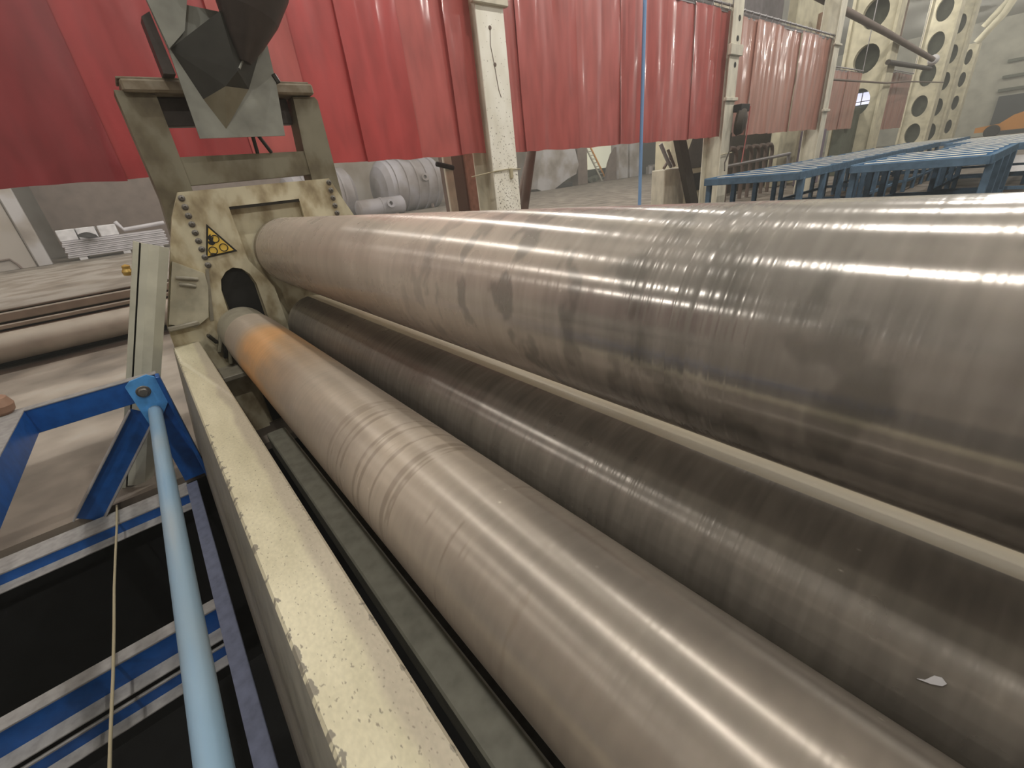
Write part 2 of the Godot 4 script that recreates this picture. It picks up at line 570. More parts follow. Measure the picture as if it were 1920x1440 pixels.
# ---------------------------------------------------------------- the hall
func hall() -> void:
	# floor with the opening of the pit under the machine: x -3..1.9, z -2.95..1.62
	var f := Shape.new()
	f.box(Vector3(-16, -1.45, -37), Vector3(70, -1.4, -2.95), 0.0)
	f.box(Vector3(-16, -1.45, 1.62), Vector3(70, -1.4, 15), 0.0)
	f.box(Vector3(-16, -1.45, -2.95), Vector3(-3, -1.4, 1.62), 0.0)
	f.box(Vector3(1.9, -1.45, -2.95), Vector3(70, -1.4, 1.62), 0.0)
	struct("floor", f, M.concrete)
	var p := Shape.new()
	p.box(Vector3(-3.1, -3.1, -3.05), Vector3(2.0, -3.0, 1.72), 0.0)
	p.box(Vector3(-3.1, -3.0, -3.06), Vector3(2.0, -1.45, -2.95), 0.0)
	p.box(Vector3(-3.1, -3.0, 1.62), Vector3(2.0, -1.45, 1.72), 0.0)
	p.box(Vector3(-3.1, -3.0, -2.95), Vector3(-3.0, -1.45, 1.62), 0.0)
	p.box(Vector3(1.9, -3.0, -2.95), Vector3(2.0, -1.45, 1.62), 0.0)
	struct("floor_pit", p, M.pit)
	struct("ceiling", Shape.new().box(Vector3(-16, 8.6, -37), Vector3(70, 8.9, 15), 0.0), M.roof)
	struct("wall_left", Shape.new().box(Vector3(-16.3, -1.8, -37), Vector3(-16, 8.9, 15), 0.0), M.wall)
	struct("wall_right", Shape.new().box(Vector3(70, -1.8, -37), Vector3(70.3, 8.9, 15), 0.0), M.wallend)
	struct("wall_back", Shape.new().box(Vector3(-16.3, -1.8, -37.3), Vector3(70.3, 8.9, -37), 0.0), M.wall)
	struct("wall_front", Shape.new().box(Vector3(-16.3, -1.8, 15), Vector3(70.3, 8.9, 15.3), 0.0), M.wall)


# ---------------------------------------------------------------- the rolling machine
func roll(o: Node3D, called: String, c: Vector2, r: float, z0: float, z1: float, m: Material) -> MeshInstance3D:
	return part(o, called, Shape.new().lathe(Vector3(c.x, c.y, z0), Vector3(0, 0, 1), Vector3.RIGHT, [Vector2(0, 0), Vector2(0.0, r - 0.012), Vector2(0.012, r), Vector2(z1 - z0 - 0.012, r), Vector2(z1 - z0, r - 0.012), Vector2(z1 - z0, 0)], 128), m)


func xy(p: Array) -> PackedVector2Array:
	var a := PackedVector2Array()
	for i in range(0, p.size(), 2):
		a.append(Vector2(p[i], p[i + 1]))
	return a


func plate(o: Node, called: String, p: Array, z: float, thick: float, m: Material, label := "") -> MeshInstance3D:
	return part(o, called, Shape.new().prism(xy(p), Vector3(0, 0, z), Vector3.RIGHT, Vector3.UP, Vector3(0, 0, -thick)), m, label)


func machine() -> void:
	var o := thing("plate_rolling_machine", "big cream plate rolling machine with grey steel rolls and a tall end frame", "machine", Vector3(0.75, -1.4, -3.2))
	# rolls
	var top := roll(o, "top_roll", Vector2(0.760, -0.281), 0.2055, -3.16, 1.7, M.top)
	part(top, "roll_neck", Shape.new().lathe(Vector3(0.760, -0.281, -3.24), Vector3(0, 0, 1), Vector3.RIGHT, [Vector2(0, 0.200), Vector2(0.06, 0.200), Vector2(0.065, 0.191), Vector2(0.09, 0.191)], 64), M.olivelight)
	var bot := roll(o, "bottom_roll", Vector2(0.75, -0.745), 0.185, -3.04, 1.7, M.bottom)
	part(bot, "roll_neck", Shape.new().lathe(Vector3(0.75, -0.745, -3.24), Vector3(0, 0, 1), Vector3.RIGHT, [Vector2(0, 0.12), Vector2(0.2, 0.12)], 40), M.grease_and_shade)
	for s in [[0.342, "front"], [1.166, "rear"]]:
		var side := roll(o, "side_roll", Vector2(s[0], -0.704), 0.155, -2.88, 1.7, M.front)
		part(side, "roll_collar", Shape.new().lathe(Vector3(s[0], -0.704, -3.2), Vector3(0, 0, 1), Vector3.RIGHT, [Vector2(0, 0), Vector2(0, 0.140), Vector2(0.01, 0.149), Vector2(0.33, 0.149)], 64), M.creamdark)
	# end plate: an outer layer with the roll window and the slide slot left open, on a solid back plate
	var front := plate(o, "end_plate", [0.288, 0.122, 1.142, 0.122, 1.243, -0.109, 1.50, -0.62, 1.56, -1.4, 0.93, -1.4, 0.915, 0.02, 0.507, 0.02, 0.507, -0.29, 0.60, -0.48, 0.60, -1.4,
		0.49, -1.4, 0.505, -0.44, 0.488, -0.375, 0.455, -0.335, 0.41, -0.318, 0.365, -0.335, 0.325, -0.375, 0.305, -0.44, 0.295, -0.60, 0.27, -1.4, -0.10, -1.4, -0.027, -0.575, 0.138, -0.182, 0.214, -0.001], -3.2, 0.05, M.creamgrime)
	plate(front, "back_plate", [0.30, 0.10, 1.13, 0.10, 1.24, -0.12, 1.48, -0.62, 1.54, -1.4, -0.08, -1.4, 0.0, -0.57, 0.15, -0.19, 0.226, -0.01], -3.25, 0.12, M.creamgrime)
	plate(front, "slide_seal", [0.30, -1.39, 0.47, -1.39, 0.498, -0.44, 0.48, -0.38, 0.455, -0.343, 0.41, -0.325, 0.37, -0.343, 0.332, -0.38, 0.312, -0.44], -3.235, 0.014, M.black, "black slide slot of the front side roll")
	plate(front, "undercut_shade", [0.507, 0.004, 0.915, 0.004, 0.908, 0.02, 0.512, 0.02], -3.205, 0.03, M.grease_and_shade)  # dark strip painted as the undercut shadow along the window top
	# column of studs down each edge
	for k in 9:
		stud(front, Vector3(0.294 - 0.0005 * k, 0.09 - 0.0462 * k, -3.2))
	for k in 5:
		stud(front, Vector3(1.134, 0.097 - 0.048 * k, -3.2))
	plate(front, "seam_strip", [0.268, -0.30, 0.285, -0.30, 0.205, -0.60, 0.185, -0.60], -3.194, 0.007, M.creamdark)
	# bolted pad low on the left, with two lips
	plate(front, "foot_pad", [0.128, -0.225, 0.255, -0.32, 0.245, -0.40, 0.185, -0.57, 0.10, -0.615, -0.015, -0.56, 0.022, -0.475], -3.175, 0.027, M.cream)
	for q in [[-0.315, 0.112, 0.21], [-0.352, 0.115, 0.185]]:
		part(front, "lip", Shape.new().tube([Vector3(q[1], q[0], -3.172), Vector3((q[1] + q[2]) / 2, q[0] - 0.012, -3.160), Vector3(q[2], q[0] - 0.030, -3.172)], 0.011, 10), M.creamdark)
	part(front, "ledge", Shape.new().box(Vector3(-0.03, -0.60, -3.2), Vector3(0.125, -0.573, -3.15), 0.006), M.creamdark)
	# warning triangle
	var sign := plate(front, "warning_sign", [0.362, -0.056, 0.466, -0.229, 0.294, -0.240], -3.196, 0.004, M.black, "black edged yellow warning triangle with rollers and a hand")
	plate(sign, "yellow_face", [0.364, -0.078, 0.448, -0.220, 0.306, -0.230], -3.192, 0.004, M.yellow)
	for c in [[0.375, -0.142, 0.020], [0.402, -0.196, 0.021], [0.343, -0.204, 0.021]]:
		var ring := []
		for k in 25:
			ring.append(Vector3(c[0] + cos(TAU * k / 24) * c[2], c[1] + sin(TAU * k / 24) * c[2], -3.191))
		part(sign, "roller_mark", Shape.new().tube(ring, 0.0028, 6, false), M.black)
	plate(sign, "hand_mark", [0.352, -0.118, 0.362, -0.112, 0.358, -0.135, 0.372, -0.128, 0.362, -0.150, 0.368, -0.168, 0.352, -0.176, 0.336, -0.168, 0.332, -0.150, 0.344, -0.150, 0.340, -0.128], -3.1905, 0.003, M.black)
	plate(sign, "arrow_mark", [0.318, -0.222, 0.336, -0.222, 0.330, -0.214, 0.352, -0.222, 0.352, -0.227, 0.318, -0.227], -3.1905, 0.003, M.black)
	# tall portal behind the end plate
	plate(o, "portal_post", [0.205, 0.62, 0.377, 0.60, 0.372, 0.155, 0.372, -0.10, 0.16, -0.30, 0.205, 0.10], -3.30, 0.16, M.olive)
	plate(o, "portal_post", [1.088, 0.60, 1.222, 0.60, 1.238, 0.58, 1.238, -0.15, 1.064, -0.10, 1.064, 0.30], -3.30, 0.16, M.olive)
	part(o, "portal_top_bar", Shape.new().box(Vector3(0.240, 0.606, -3.47), Vector3(1.215, 0.664, -3.26), 0.01), M.olivelight)
	part(o, "portal_top_strip", Shape.new().box(Vector3(0.232, 0.664, -3.46), Vector3(1.20, 0.676, -3.28), 0.004), M.olivelight)
	plate(o, "portal_cross_bar", [0.372, 0.302, 1.064, 0.298, 1.064, 0.16, 0.372, 0.155], -3.305, 0.10, M.olive)
	part(o, "portal_inner_bar", Shape.new().box(Vector3(0.372, 0.462, -3.44), Vector3(1.07, 0.602, -3.38), 0.004), M.drum)
	for s in [[0.783, 0.784], [0.812, 0.865]]:
		part(o, "stay_rod", Shape.new().tube([Vector3(s[0], 0.40, -3.29), Vector3(s[1], 0.30, -3.31)], 0.011, 8), M.grease_and_shade)
	# folded sheet metal head with its dark hood and drum
	var head := plate(o, "head_sheet", [0.482, 0.372, 0.930, 0.372, 0.966, 0.64, 0.985, 0.93, 0.47, 0.98, 0.489, 0.766], -3.15, 0.012, M.sheet)
	var hood := Shape.new()
	var A := Vector3(0.497, 0.772, -3.149); var B := Vector3(0.745, 0.905, -2.99); var C := Vector3(0.985, 0.885, -3.10)
	var Dd := Vector3(0.80, 0.60, -3.12); var F := Vector3(0.625, 0.415, -3.149); var G := Vector3(0.745, 0.66, -3.01)
	var back := Vector3(0.75, 0.7, -3.3)
	var shade_tip := Shape.new()
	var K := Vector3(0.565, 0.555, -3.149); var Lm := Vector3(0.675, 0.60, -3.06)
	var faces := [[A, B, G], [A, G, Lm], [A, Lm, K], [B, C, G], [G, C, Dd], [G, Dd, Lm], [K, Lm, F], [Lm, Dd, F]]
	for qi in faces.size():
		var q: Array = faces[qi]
		var into := shade_tip if qi > 5 else hood
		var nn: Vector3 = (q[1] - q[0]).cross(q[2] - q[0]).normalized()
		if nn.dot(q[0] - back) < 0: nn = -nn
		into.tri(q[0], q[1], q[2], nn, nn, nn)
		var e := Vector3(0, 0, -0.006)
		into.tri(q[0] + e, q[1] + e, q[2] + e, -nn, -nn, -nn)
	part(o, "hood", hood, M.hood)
	part(o, "shade_wedge", shade_tip, M.olive)  # olive wedge standing in for the shading on the sheet below the hood
	part(o, "hood_rib", Shape.new().tube([Vector3(0.887, 0.836, -3.07), Vector3(0.757, 0.672, -3.02)], 0.008, 8), M.sheet)
	plate(o, "head_flap", [0.489, 0.766, 0.585, 0.845, 0.655, 1.0, 0.66, 1.45, 0.42, 1.45], -3.12, 0.012, M.sheet)
	part(o, "drum", Shape.new().lathe(Vector3(0.80, 0.705, -3.03), Vector3(0.40, 1.0, 0.06), Vector3.RIGHT, [Vector2(0, 0.0), Vector2(0.0, 0.03), Vector2(0.10, 0.085), Vector2(0.22, 0.14), Vector2(0.36, 0.18), Vector2(0.85, 0.20), Vector2(0.86, 0)], 48), M.drum)
	part(o, "drum_ring", Shape.new().lathe(Vector3(0.78, 1.02, -3.05), Vector3(0.12, 1.0, 0.12), Vector3.RIGHT, [Vector2(0, 0.0), Vector2(0, 0.11), Vector2(0.02, 0.12), Vector2(0.30, 0.12), Vector2(0.32, 0.0)], 32), M.hood)
	plate(o, "side_sheet", [0.429, 0.903, 0.471, 0.927, 0.484, 0.669, 0.430, 0.670], -3.17, 0.10, M.drum)
	part(o, "latch", Shape.new().slab(Vector3(0.972, 0.662, -3.16), Vector3(0.03, 0.05, 0.03), 0.006, Basis(Vector3(0, 0, 1), 0.4)), M.grease_and_shade)
	# sloping cover left of the end plate
	var cov := Shape.new()
	var sl := Vector3(-0.291 / 0.657, -1, 0) * 1.309
	var ring_ := [Vector3(0.030, -0.106, -3.22), Vector3(0.030, -0.106, -3.10), Vector3(0.06, -0.115, -3.085), Vector3(0.10, -0.132, -3.085), Vector3(0.139, -0.153, -3.12), Vector3(0.139, -0.153, -3.22)]
	for i in ring_.size():
		var a: Vector3 = ring_[i]; var b: Vector3 = ring_[(i + 1) % ring_.size()]
		cov.flat4(a, b, b + sl * 0.98, a + sl * 0.98, Vector3(0.08, -0.13, -3.16) + sl * 0.5)
	cov.flat4(ring_[0], ring_[1], ring_[4], ring_[5], Vector3(0.0, -0.3, -3.16))
	cov.flat4(ring_[1], ring_[2], ring_[3], ring_[4], Vector3(0.0, -0.3, -3.16))
	var cover := part(o, "side_cover", cov, M.cover)
	var fl := Vector3(-0.291, -0.657, 0).normalized()
	part(cover, "cover_flange", Shape.new().hexa([Vector3(0.002, -0.091, -3.10), Vector3(0.023, -0.102, -3.10), Vector3(0.023, -0.102, -3.21), Vector3(0.002, -0.091, -3.21), Vector3(0.002, -0.091, -3.10) + sl * 0.99, Vector3(0.023, -0.102, -3.10) + sl * 0.99, Vector3(0.023, -0.102, -3.21) + sl * 0.99, Vector3(0.002, -0.091, -3.21) + sl * 0.99]), M.cover)
	part(cover, "cover_groove", Shape.new().hexa([Vector3(0.023, -0.104, -3.13), Vector3(0.031, -0.107, -3.13), Vector3(0.031, -0.107, -3.21), Vector3(0.023, -0.104, -3.21), Vector3(0.023, -0.104, -3.13) + sl * 0.98, Vector3(0.031, -0.107, -3.13) + sl * 0.98, Vector3(0.031, -0.107, -3.21) + sl * 0.98, Vector3(0.023, -0.104, -3.21) + sl * 0.98]), M.grease_and_shade)
	part(o, "grease_cap", Shape.new().lathe(Vector3(-0.085, -0.265, -3.28), Vector3(0.1, 1, 0.1), Vector3.RIGHT, [Vector2(0, 0), Vector2(0, 0.022), Vector2(0.02, 0.026), Vector2(0.035, 0.018), Vector2(0.05, 0.02), Vector2(0.06, 0)], 14), M.brass, "small brass cap on the outer edge of the sloping cover")
	# front beam over the pit: top, outer web leaning out, inner web
	var bt := Shape.new()
	var z0 := -3.2
	var z1 := 1.62
	bt.quad(Vector3(-0.041, -0.70, z0), Vector3(0.083, -0.70, z0), Vector3(0.083, -0.70, z1), Vector3(-0.041, -0.70, z1), Vector3.UP, Vector2(0, 0), Vector2(0, 1), Vector2(1, 1), Vector2(1, 0))
	bt.quad(Vector3(-0.041, -0.70, z0), Vector3(-0.047, -0.708, z0), Vector3(-0.047, -0.708, z1), Vector3(-0.041, -0.70, z1), Vector3(-0.7, 0.7, 0).normalized(), Vector2(0, 0.0), Vector2(0, 0.02), Vector2(1, 0.02), Vector2(1, 0.0))
	bt.quad(Vector3(0.083, -0.70, z0), Vector3(0.088, -0.706, z0), Vector3(0.088, -0.706, z1), Vector3(0.083, -0.70, z1), Vector3(0.7, 0.7, 0).normalized(), Vector2(0, 1), Vector2(0, 0.97), Vector2(1, 0.97), Vector2(1, 1))
	bt.quad(Vector3(-0.047, -0.708, z0), Vector3(0.088, -0.706, z0), Vector3(0.088, -0.718, z0), Vector3(-0.047, -0.718, z0), Vector3(0, 0, -1))
	var beam := part(o, "front_beam", bt, M.beam)
	part(beam, "outer_web", Shape.new().hexa([Vector3(-0.047, -0.708, z0), Vector3(-0.02, -0.708, z0), Vector3(-0.14, -1.42, z0), Vector3(-0.172, -1.42, z0), Vector3(-0.047, -0.708, z1), Vector3(-0.02, -0.708, z1), Vector3(-0.14, -1.42, z1), Vector3(-0.172, -1.42, z1)]), M.creamdark)
	part(beam, "inner_web", Shape.new().box(Vector3(0.066, -0.98, z0), Vector3(0.088, -0.706, z1), 0.002), M.creamdark)
	part(beam, "under_plate", Shape.new().box(Vector3(-0.05, -0.98, z0), Vector3(0.08, -0.96, z1), 0.002), M.creamdark)
	part(o, "inner_rail", Shape.new().box(Vector3(0.172, -1.22, -2.43), Vector3(0.268, -1.10, z1), 0.006), M.railgrey)
	part(o, "tray", Shape.new().box(Vector3(0.268, -1.40, -2.6), Vector3(1.2, -1.36, z1), 0.003), M.grease_and_shade)
	part(o, "cross_plate", Shape.new().box(Vector3(0.10, -0.93, -3.2), Vector3(0.30, -0.90, -2.96), 0.004), M.creamdark)
	# greasy bearing bracket under the far end of the side roll
	var rng := RandomNumberGenerator.new()
	rng.seed = 5
	for k in 7:
		var c := Vector3(0.155 + 0.02 * k + rng.randf_range(-0.01, 0.01), -0.70 - 0.045 * k * rng.randf_range(0.6, 1.1), -3.16)
		part(o, "bearing_clamp", Shape.new().slab(c, Vector3(0.022, rng.randf_range(0.05, 0.12), 0.05), 0.008, Basis(Vector3(0, 0, 1), rng.randf_range(-0.5, 0.5))), M.olive if k % 2 else M.grease_and_shade)
	# the near end frame, behind the photographer
	plate(o, "end_plate", [0.288, 0.122, 1.142, 0.122, 1.50, -0.62, 1.56, -1.4, -0.16, -1.4, -0.10, -0.72, 0.138, -0.182], 1.78, 0.10, M.creamgrime)


func stud(parent: Node, c: Vector3) -> void:
	part(parent, "stud", Shape.new().lathe(c, Vector3(0, 0, 1), Vector3.RIGHT, [Vector2(-0.002, 0.017), Vector2(0.004, 0.017), Vector2(0.006, 0.012), Vector2(0.015, 0.011), Vector2(0.017, 0.006), Vector2(0.010, 0.0055), Vector2(0.010, 0)], 14), M.steel)


# ---------------------------------------------------------------- the blue frame over the pit
func channel(o: Node, called: String, x0: float, x1: float, y: float, z_back: float, z_web: float, y_low: float, reach: float) -> void:
	# a rolled section along x: upper flange running back, web at its front edge, lower flange reaching forward
	var web := part(o, called, Shape.new().box(Vector3(x0, y_low, z_web - 0.008), Vector3(x1, y - 0.002, z_web), 0.001), M.blue)
	part(web, "flange", Shape.new().box(Vector3(x0, y - 0.010, z_back), Vector3(x1, y, z_web + 0.001), 0.002), M.bluedust, "dusty grey upper flange")
	part(web, "flange", Shape.new().box(Vector3(x0, y_low, z_web), Vector3(x1, y_low + 0.008, z_web + reach), 0.002), M.bluedust, "dusty grey lower flange")


func blue_frame() -> void:
	var o := thing("steel_pit_frame", "blue steel frame with a pale tube rail over the dark pit beside the cream beam", "frame", Vector3(-0.4, -1.4, -2.2))
	# upper angle bars
	var bar := part(o, "upper_bar", Shape.new().box(Vector3(-0.70, -0.868, -2.905), Vector3(-0.17, -0.745, -2.895), 0.002), M.blue)
	part(bar, "flange", Shape.new().box(Vector3(-0.72, -0.748, -2.945), Vector3(-0.16, -0.740, -2.893), 0.002), M.bluedust, "dusty pale top flange")
	var bar2 := part(o, "upper_bar", Shape.new().box(Vector3(-0.684, -0.868, -2.90), Vector3(-0.674, -0.745, -0.3), 0.002), M.blue)
	part(bar2, "flange", Shape.new().box(Vector3(-0.765, -0.746, -2.93), Vector3(-0.672, -0.738, -0.3), 0.002), M.bluedust, "dusty pale top flange")
	part(o, "end_post", Shape.new().box(Vector3(-0.70, -1.412, -0.74), Vector3(-0.674, -0.748, -0.70), 0.002), M.blue)
	# diagonal brace, a channel in the plane of the bar
	var d0 := Vector3(-0.29, -0.93, -2.915)
	var d1 := Vector3(-0.715, -1.405, -2.915)
	var dir := (d1 - d0).normalized()
	var side := Vector3(dir.y, -dir.x, 0) * -1.0
	var B := Basis(dir, side, Vector3(0, 0, 1))
	var brace := part(o, "diagonal_brace", Shape.new().slab((d0 + d1) / 2, Vector3((d1 - d0).length(), 0.112, 0.01), 0.002, B), M.blue)
	for s in [-1, 1]:
		part(brace, "flange", Shape.new().slab((d0 + d1) / 2 + side * 0.057 * s + Vector3(0, 0, 0.018), Vector3((d1 - d0).length(), 0.008, 0.05), 0.002, B), M.bluedust, "dusty grey flange")
	# corner bracket with its bolt
	var br := plate(o, "bracket", [-0.302, -0.765, -0.276, -0.742, -0.20, -0.732, -0.155, -0.768, -0.165, -0.90, -0.222, -0.975, -0.262, -1.018, -0.288, -1.0], -2.872, 0.016, M.bluebright)
	part(br, "bolt_washer", Shape.new().lathe(Vector3(-0.243, -0.812, -2.876), Vector3(0, 0, 1), Vector3.RIGHT, [Vector2(0, 0), Vector2(0, 0.032), Vector2(0.006, 0.032), Vector2(0.008, 0.028), Vector2(0.008, 0)], 28), M.steel)
	part(br, "bolt", Shape.new().lathe(Vector3(-0.243, -0.812, -2.870), Vector3(0, 0, 1), Vector3.RIGHT, [Vector2(0, 0), Vector2(0, 0.025), Vector2(0.020, 0.025), Vector2(0.025, 0.019), Vector2(0.025, 0)], 6), M.steel)
	# back leg under the bracket, running down to the floor channel
	plate(o, "gusset", [-0.165, -0.77, -0.150, -0.77, -0.150, -1.40, -0.272, -1.40, -0.272, -1.05], -2.888, 0.012, M.blue)
	part(o, "post", Shape.new().box(Vector3(-0.168, -1.40, -2.90), Vector3(-0.150, -0.745, -2.82), 0.003), M.blue)
	# round tube rail towards the camera
	part(o, "tube_rail", Shape.new().tube([Vector3(-0.238, -0.932, -2.875), Vector3(-0.238, -0.932, 0.4)], 0.0305, 28), M.pipeblue)
	# channels at floor level
	channel(o, "floor_channel", -3.0, -0.27, -1.412, -2.893, -2.747, -1.478, 0.07)
	channel(o, "floor_channel", -3.0, -0.27, -1.412, -1.796, -1.737, -1.520, 0.065)
	channel(o, "floor_channel", -3.0, -0.27, -1.540, -1.680, -1.668, -1.600, 0.05)
	channel(o, "floor_channel", -3.0, -0.27, -1.412, -0.75, -0.70, -1.520, 0.065)
	# long member beside the beam
	var lm := part(o, "long_member", Shape.new().box(Vector3(-0.272, -1.412, -2.84), Vector3(-0.218, -1.400, 1.5), 0.002), M.bluegrey, "dusty blue grey long flange")
	part(lm, "web", Shape.new().box(Vector3(-0.270, -1.60, -2.84), Vector3(-0.262, -1.412, 1.5), 0.001), M.blue)
	# trip wire
	var pts := []
	for k in 13:
		var z := -2.92 + 0.25 * k
		pts.append(Vector3(-0.590 + 0.002 * sin(k * 1.7), -1.396, z))
	lone("wire_rope", Shape.new().tube(pts, 0.0052, 8), M.rope, "thin pale wire rope stretched across the blue frame channels over the dark pit", "rope", Vector3(-0.59, -1.4, -2.9))


# ---------------------------------------------------------------- columns and red curtains along the hall
func sheet(x0: float, x1: float, y0: float, y1: float, z: float, seed_: int, wave: float) -> Shape:
	var s := Shape.new()
	var f := fnl(seed_, 1.0, 2)
	var nx := maxi(4, int((x1 - x0) / 0.07))
	var ny := 10
	var at := func(i: int, j: int) -> Vector3:
		var x := lerpf(x0, x1, float(i) / nx)
		var h := float(j) / ny
		var y := lerpf(y0, y1, h)
		var dz := wave * (f.get_noise_2d(x * 3.2, y * 0.25) * 0.8 + 0.35 * f.get_noise_2d(x * 9.0, y * 0.7 + 30.0))
		return Vector3(x, y + (0.02 * f.get_noise_2d(x * 1.5, 80.0) if j == 0 else 0.0), z + dz)
	for i in nx:
		for j in ny:
			var p := [at.call(i, j), at.call(i + 1, j), at.call(i + 1, j + 1), at.call(i, j + 1)]
			var nn := []
			for q in [[i, j], [i + 1, j], [i + 1, j + 1], [i, j + 1]]:
				var dx: Vector3 = at.call(mini(q[0] + 1, nx), q[1]) - at.call(maxi(q[0] - 1, 0), q[1])
				var dy: Vector3 = at.call(q[0], mini(q[1] + 1, ny)) - at.call(q[0], maxi(q[1] - 1, 0))
				nn.append(dx.cross(dy).normalized())
			var e := Vector3(0, 0, -0.004)
			s.tri(p[0], p[1], p[2], nn[0], nn[1], nn[2])
			s.tri(p[0], p[2], p[3], nn[0], nn[2], nn[3])
			s.tri(p[0] + e, p[1] + e, p[2] + e, -nn[0], -nn[1], -nn[2])
			s.tri(p[0] + e, p[2] + e, p[3] + e, -nn[0], -nn[2], -nn[3])
	return s


func curtain(label: String, xs: Array, y0: float, y1: float, z: float, mats: Array, wave := 0.035, rail := true) -> void:
	var o := thing("strip_curtain", label, "curtain", Vector3(xs[0], y1, z))
	for i in xs.size() - 1:
		var off := 0.018 if i % 2 else -0.012
		part(o, "curtain_panel", sheet(xs[i] - 0.03, xs[i + 1] + 0.03, y0, y1, z + off, 100 + i + int(xs[0] * 3.0), wave), mats[mini(i, mats.size() - 1)])
	if rail:
		part(o, "curtain_rail", Shape.new().tube([Vector3(xs[0] - 0.05, y1 + 0.07, z + 0.03), Vector3(xs[xs.size() - 1] + 0.05, y1 + 0.07, z + 0.03)], 0.022, 10), M.galv)
		var band := Shape.new().box(Vector3(xs[0], y1 - 0.03, z - 0.02), Vector3(xs[xs.size() - 1], y1 + 0.03, z - 0.01), 0.0)
		part(o, "header_band", band, M.galv)
		var x: float = xs[0] + 0.15
		while x < xs[xs.size() - 1] - 0.05:
			part(o, "hook", Shape.new().tube([Vector3(x, y1 - 0.02, z + 0.035), Vector3(x, y1 + 0.06, z + 0.062), Vector3(x, y1 + 0.10, z + 0.03)], 0.008, 6), M.galv)
			x += 0.33
		for xr in [xs[0], xs[xs.size() - 1]]:
			part(o, "hanger_rod", Shape.new().tube([Vector3(xr, y1 + 0.08, z + 0.03), Vector3(xr, 8.59, z + 0.03)], 0.015, 6), M.galv)


func h_column(label: String, x0: float, x1: float, zf: float, m: Material, bands: Array) -> Node3D:
	var o := thing("steel_column", label, "column", Vector3((x0 + x1) / 2, -1.4, zf - 0.2))
	part(o, "front_flange", Shape.new().box(Vector3(x0, -1.4, zf - 0.02), Vector3(x1, 8.6, zf), 0.006), m)
	var m2: Material = M.cream2
	part(o, "web", Shape.new().box(Vector3((x0 + x1) / 2 - 0.01, -1.4, zf - 0.40), Vector3((x0 + x1) / 2 + 0.01, 8.6, zf - 0.02), 0.002), m2)
	part(o, "rear_flange", Shape.new().box(Vector3(x0, -1.4, zf - 0.42), Vector3(x1, 8.6, zf - 0.40), 0.006), m2)
	for b in bands:
		part(o, "clamp_band", Shape.new().box(Vector3(x0 - 0.05, b[0], zf - 0.03), Vector3(x1 + 0.05, b[1], zf + 0.045), 0.008), M.cream2)
	return o


